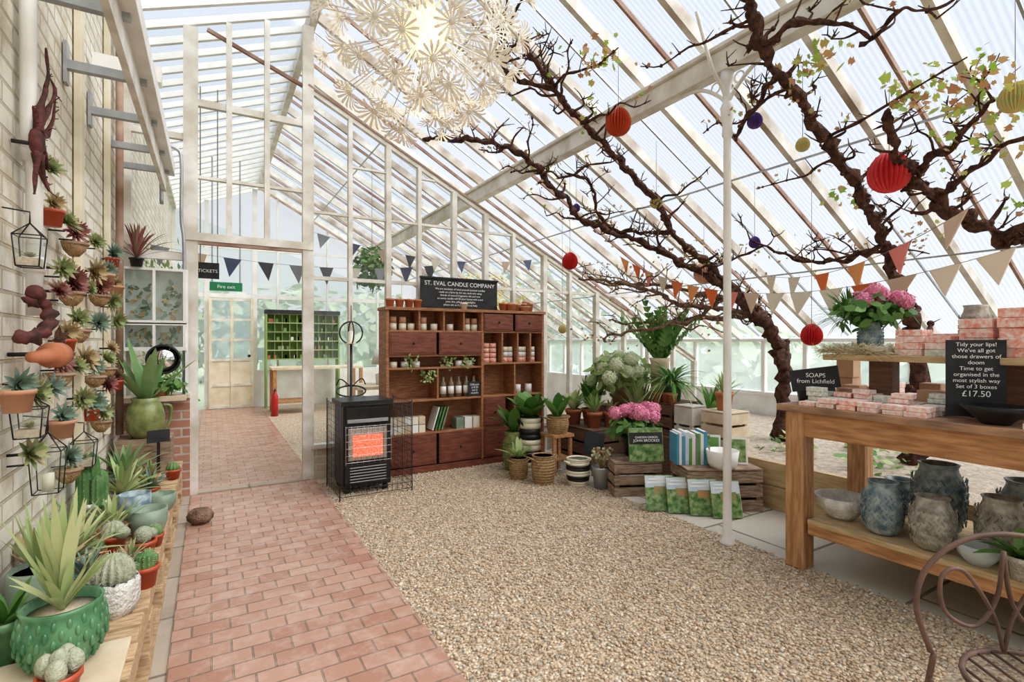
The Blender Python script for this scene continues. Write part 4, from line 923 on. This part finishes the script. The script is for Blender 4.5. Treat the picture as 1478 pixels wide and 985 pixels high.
bx(3.46,1.02,1.27,.1,.1,.16,'pages'); bx(3.55,1.72,.97,.1,.1,.1,'kraft'); bx(3.54,1.3,.97,.1,.1,.14,'kraft'); bx(3.56,1.12,.97,.12,.1,.10,'kraft',.2)
bx(3.40,1.25,.97,.10,.12,.11,'kraft',.1); bx(3.40,1.10,.97,.10,.12,.10,'kraft',.1); bx(3.39,1.66,.97,.10,.10,.09,'kraft')
bx(3.70,1.83,.97,.14,.1,.14,'kraft',.1); bx(3.68,1.82,1.11,.12,.1,.12,'kraft',.1)
m.build(.002)
def f(m):
    herring(m,(3.40,1.56,1.27),.065,.19,'blueglaze')
    bush(m,(3.40,1.56,1.52),(.22,.2,.09),240,.075,'leaf')
    for i in range(8): hydr(m,(3.38+U(-.12,.12),1.53+U(-.13,.13),1.60+U(-.03,.05)),.045,'hyp',50,.02)
    for i in range(260): m.blade((3.48,1.72,1.48),U(0,6.28),U(.2,.42),.007,U(.1,1.4),.45,'leaf',5,.1)
P('vase_of_pink_flowers',f)
P('round_glazed_vase',lambda m:herring(m,(3.50,1.10,1.27),.07,.27,'tanglaze'))
def f(m):
    for i in range(1200):
        x=U(3.2,3.5);y=U(1.4,1.75); a=U(0,6.28); m.tube([(x,y,1.275+U(0,.03)),(x+.07*math.cos(a),y+.07*math.sin(a),1.27+U(-.04 if x<3.23 else .005,.07))],.0012,'raffia',3)
P('raffia_nest',f)
m=MB('chalkboard_price_sign'); sx,sy,sz=3.175,1.0,1.17; rz=-.97
m.T=Matrix.Translation((sx,sy,sz))@Matrix.Rotation(rz,4,'Z'); m.box((0,0,0),(.225,.012,.37),'chalk'); m.box((0,.02,-.1),(.03,.03,.18),'black'); s=m.build()
ox=sx+.0085*math.sin(rz); oy=sy-.0085*math.cos(rz)
for i,t in enumerate(['Tidy your lips!',"We've all got",'those drawers of','doom','Time to get','organised in the','most stylish way','Set of 3 boxes']):
    text(t,(ox,oy,1.325-i*.029),.0265,s,rz)
text('£17.50',(ox,oy,1.083),.040,s,rz)
m=MB('chalkboard_price_sign'); m.T=Matrix.Translation((3.17,1.76,1.12))@Matrix.Rotation(-.9,4,'Z')@Matrix.Rotation(-.15,4,'Y'); m.box((0,0,0),(.26,.012,.13),'chalk'); m.box((0,.03,-.06),(.2,.05,.18),'black'); s=m.build()
text('SOAPS\nfrom Lichfield',(3.163,1.751,1.13),.036,s,-.9)
m=MB('wirework_garden_chair')
cx,cy=1.98,.56; u=Vector((.82,-.57,0)); w=Vector((.57,.82,0))
def pt(a,b,z): return Vector((cx,cy,0))+u*a+w*b+Vector((0,0,z))
m.tube(cr([pt(-.20,0,.44),pt(-.24,0,.58),pt(-.2,0,.70),pt(-.08,0,.78),pt(.08,0,.78),pt(.2,0,.70),pt(.24,0,.58),pt(.2,0,.44)]),.008,'wire')
for s in(-1,1):
    m.tube(cr([pt(0,0,.45),pt(s*.03,0,.56),pt(s*.11,0,.68),pt(s*.17,0,.66),pt(s*.16,0,.56),pt(s*.08,0,.52),pt(s*.02,0,.6),pt(0,0,.74)]),.006,'wire')
    m.tube(cr([pt(s*.19,0,.44),pt(s*.2,.02,.3),pt(s*.24,.03,.0)]),.008,'wire'); m.tube(cr([pt(s*.19,-.36,.44),pt(s*.2,-.38,.3),pt(s*.24,-.42,.0)]),.008,'wire')
    m.tube(cr([pt(s*.20,0,.36),pt(s*.1,0,.2),pt(0,0,.34),pt(-s*.1,0,.2)]),.006,'wire')
m.tube([pt(.2*math.cos(a),-.18+.2*math.sin(a),.44) for a in np.linspace(0,2*pi,28)],.008,'wire')
for x in np.linspace(-.16,.16,8): q=math.sqrt(.04-x*x); m.tube([pt(x,-.18-q,.44),pt(x,-.18+q,.44)],.004,'wire')
m.build()
# ------------------------------------------------------------------ far room contents
m=MB('green_pigeonhole_shelf')
m.b2(.95,2.35,11.45,11.6,.98,1.9,'shelfg')
for z in np.linspace(.98,1.9,6): m.b2(.95,2.35,11.3,11.6,z-.012,z+.012,'leafl')
for x in(.95,2.35): m.b2(x-.015,x+.015,11.29,11.6,0.0,1.9,'shelfg')
for x in np.arange(1.1,2.3,.14): m.b2(x-.006,x+.006,11.31,11.5,.98,1.9,'leafl')
m.b2(.93,2.37,11.28,11.6,1.9,1.98,'chalk')
for i in range(60): m.box((U(1,2.3),11.38,random.choice(np.linspace(.98,1.9,6)[:-1])+.05),(.05,.05,.07),random.choice(['leafl','pages','shelfg','terra']))
m.build()
m=MB('shop_counter_table'); m.b2(.95,2.6,10.2,10.9,.82,.86,'palew')
for x in(1.0,2.55):
    for y in(10.25,10.85): m.b2(x-.03,x+.03,y-.03,y+.03,0,.82,'pine')
m.b2(1.05,1.6,10.25,10.8,.2,.24,'pine'); m.build()
def f(m): m.lathe((.98,10.1,0),[(.06,0),(.06,.36),(.025,.42),(.025,.46)],'redfe',16); m.box((.98,10.06,.47),(.03,.1,.03),'black')
P('fire_extinguisher',f)
m=MB('exit_sign'); m.b2(-.02,.38,8.2,8.22,2.05,2.17,'exit'); m.b2(-.0,.02,8.2,8.22,2.17,3.9,'grey'); m.b2(.34,.36,8.2,8.22,2.17,3.9,'grey'); s=m.build(); text('Fire exit',(.18,8.19,2.085),.065,s)
m=MB('tickets_sign'); m.b2(-.13,.07,6.0,6.02,1.98,2.14,'chalk'); m.b2(-.1,-.09,6,6.02,2.14,3.9,'string'); m.b2(.05,.06,6,6.02,2.14,3.9,'string'); s=m.build(); text('TICKETS',(-.03,5.99,2.04),.045,s)
def f(m):
    for i in range(1200): z=U(.0,2.3); m.leaf((-.60+U(0,.5)*R(),U(5.6,10),z),(1,U(-.8,.8),U(-.3,.8)),U(.05,.1),'leaf' if R()<.6 else 'leafl')
P('climbing_plant',f)
def f(m): m.lathe((2.0,7.4,2.35),[(.05,0),(.14,.1),(.16,.16)],'wicker',16); bush(m,(2.0,7.4,2.4),(.3,.3,.35),500,.09,'leaf'); m.tube([(2.0,7.4,2.5),(2.0,7.4,front(2.0)-.05)],.004,'string',4)
P('hanging_fern_basket',f)
def f(m):
    for i in range(24): m.blade((3.4,6.4,.9),U(0,6.28),U(.7,1.2),.05,U(.8,1.5),.2,'leafl',6,.2)
    bush(m,(3.4,6.6,1.9),(.7,.4,.45),500,.07,'yell'); m.lathe((3.4,6.5,0),[(.2,0),(.26,.9),(.24,.9)],'terrap',20)
P('yellow_flowering_shrub',f)
m=MB('display_table'); m.b2(1.6,3.0,6.6,7.3,.72,.76,'palew')
for x in(1.65,2.95):
    for y in(6.65,7.25): m.b2(x-.03,x+.03,y-.03,y+.03,0,.72,'palew')
m.build()
def f(m): m.lathe((2.0,6.9,.76),[(.08,0),(.09,.14),(.02,.16),(.02,.26),(.10,.28),(.14,.28),(.1,.48)],'white2',16)
P('table_lamp',f)
def f(m):
    for c,r,n in [((-5,22,2.2),(6,2,2.5),1500),((4,21,1.6),(7,2,1.9),1500),((13,14,.9),(3,8,1.2),1500),((12,2,.4),(1.5,6,.8),1000),((15,24,3),(5,3,3),900)]:
        bush(m,c,r,n,.55,'hedge')
P('garden_hedge',f)
# ------------------------------------------------------------------ light + camera
w=bpy.data.worlds.new('overcast'); bpy.context.scene.world=w; w.use_nodes=True; nt=w.node_tree; bg=nt.nodes['Background']
tc=nt.nodes.new('ShaderNodeTexCoord'); sp=nt.nodes.new('ShaderNodeSeparateXYZ'); nt.links.new(tc.outputs['Generated'],sp.inputs[0])
r=ramp(nt,[(0,(.96,.96,.96)),(.35,(.84,.875,.95)),(1,(.78,.835,.94))]); nt.links.new(sp.outputs[2],r.inputs[0]); nt.links.new(r.outputs[0],bg.inputs[0]); bg.inputs[1].default_value=.80
def sun(name,e,ang,rx,ry,rz,col):
    sd=bpy.data.lights.new(name,'SUN'); sd.energy=e; sd.angle=ang; sd.color=col; so=bpy.data.objects.new(name,sd); bpy.context.collection.objects.link(so); so.rotation_euler=tuple(math.radians(q) for q in(rx,ry,rz))
sun('sun',4.5,1.1,30,30,0,(1,.965,.92))
pl=bpy.data.lights.new('pendant_bulb_light','POINT'); pl.energy=1.2; pl.color=(1,.80,.55); pl.shadow_soft_size=.08; po=bpy.data.objects.new('pendant_bulb_light',pl); bpy.context.collection.objects.link(po); po.location=(.65,1.70,2.33); po.parent=lamp
sc=bpy.context.scene
sc.view_settings.view_transform='Standard'; sc.view_settings.exposure=-0.02
try: sc.view_settings.look='Medium High Contrast'
except Exception as e: print('look',e)
cd=bpy.data.cameras.new('camera'); cd.sensor_width=36; cd.lens=18.02; cd.clip_start=.05; cd.clip_end=200
co=bpy.data.objects.new('camera',cd); bpy.context.collection.objects.link(co); co.location=(0,0,1.35); co.rotation_euler=(pi/2,0,-math.radians(30.4)); sc.camera=co
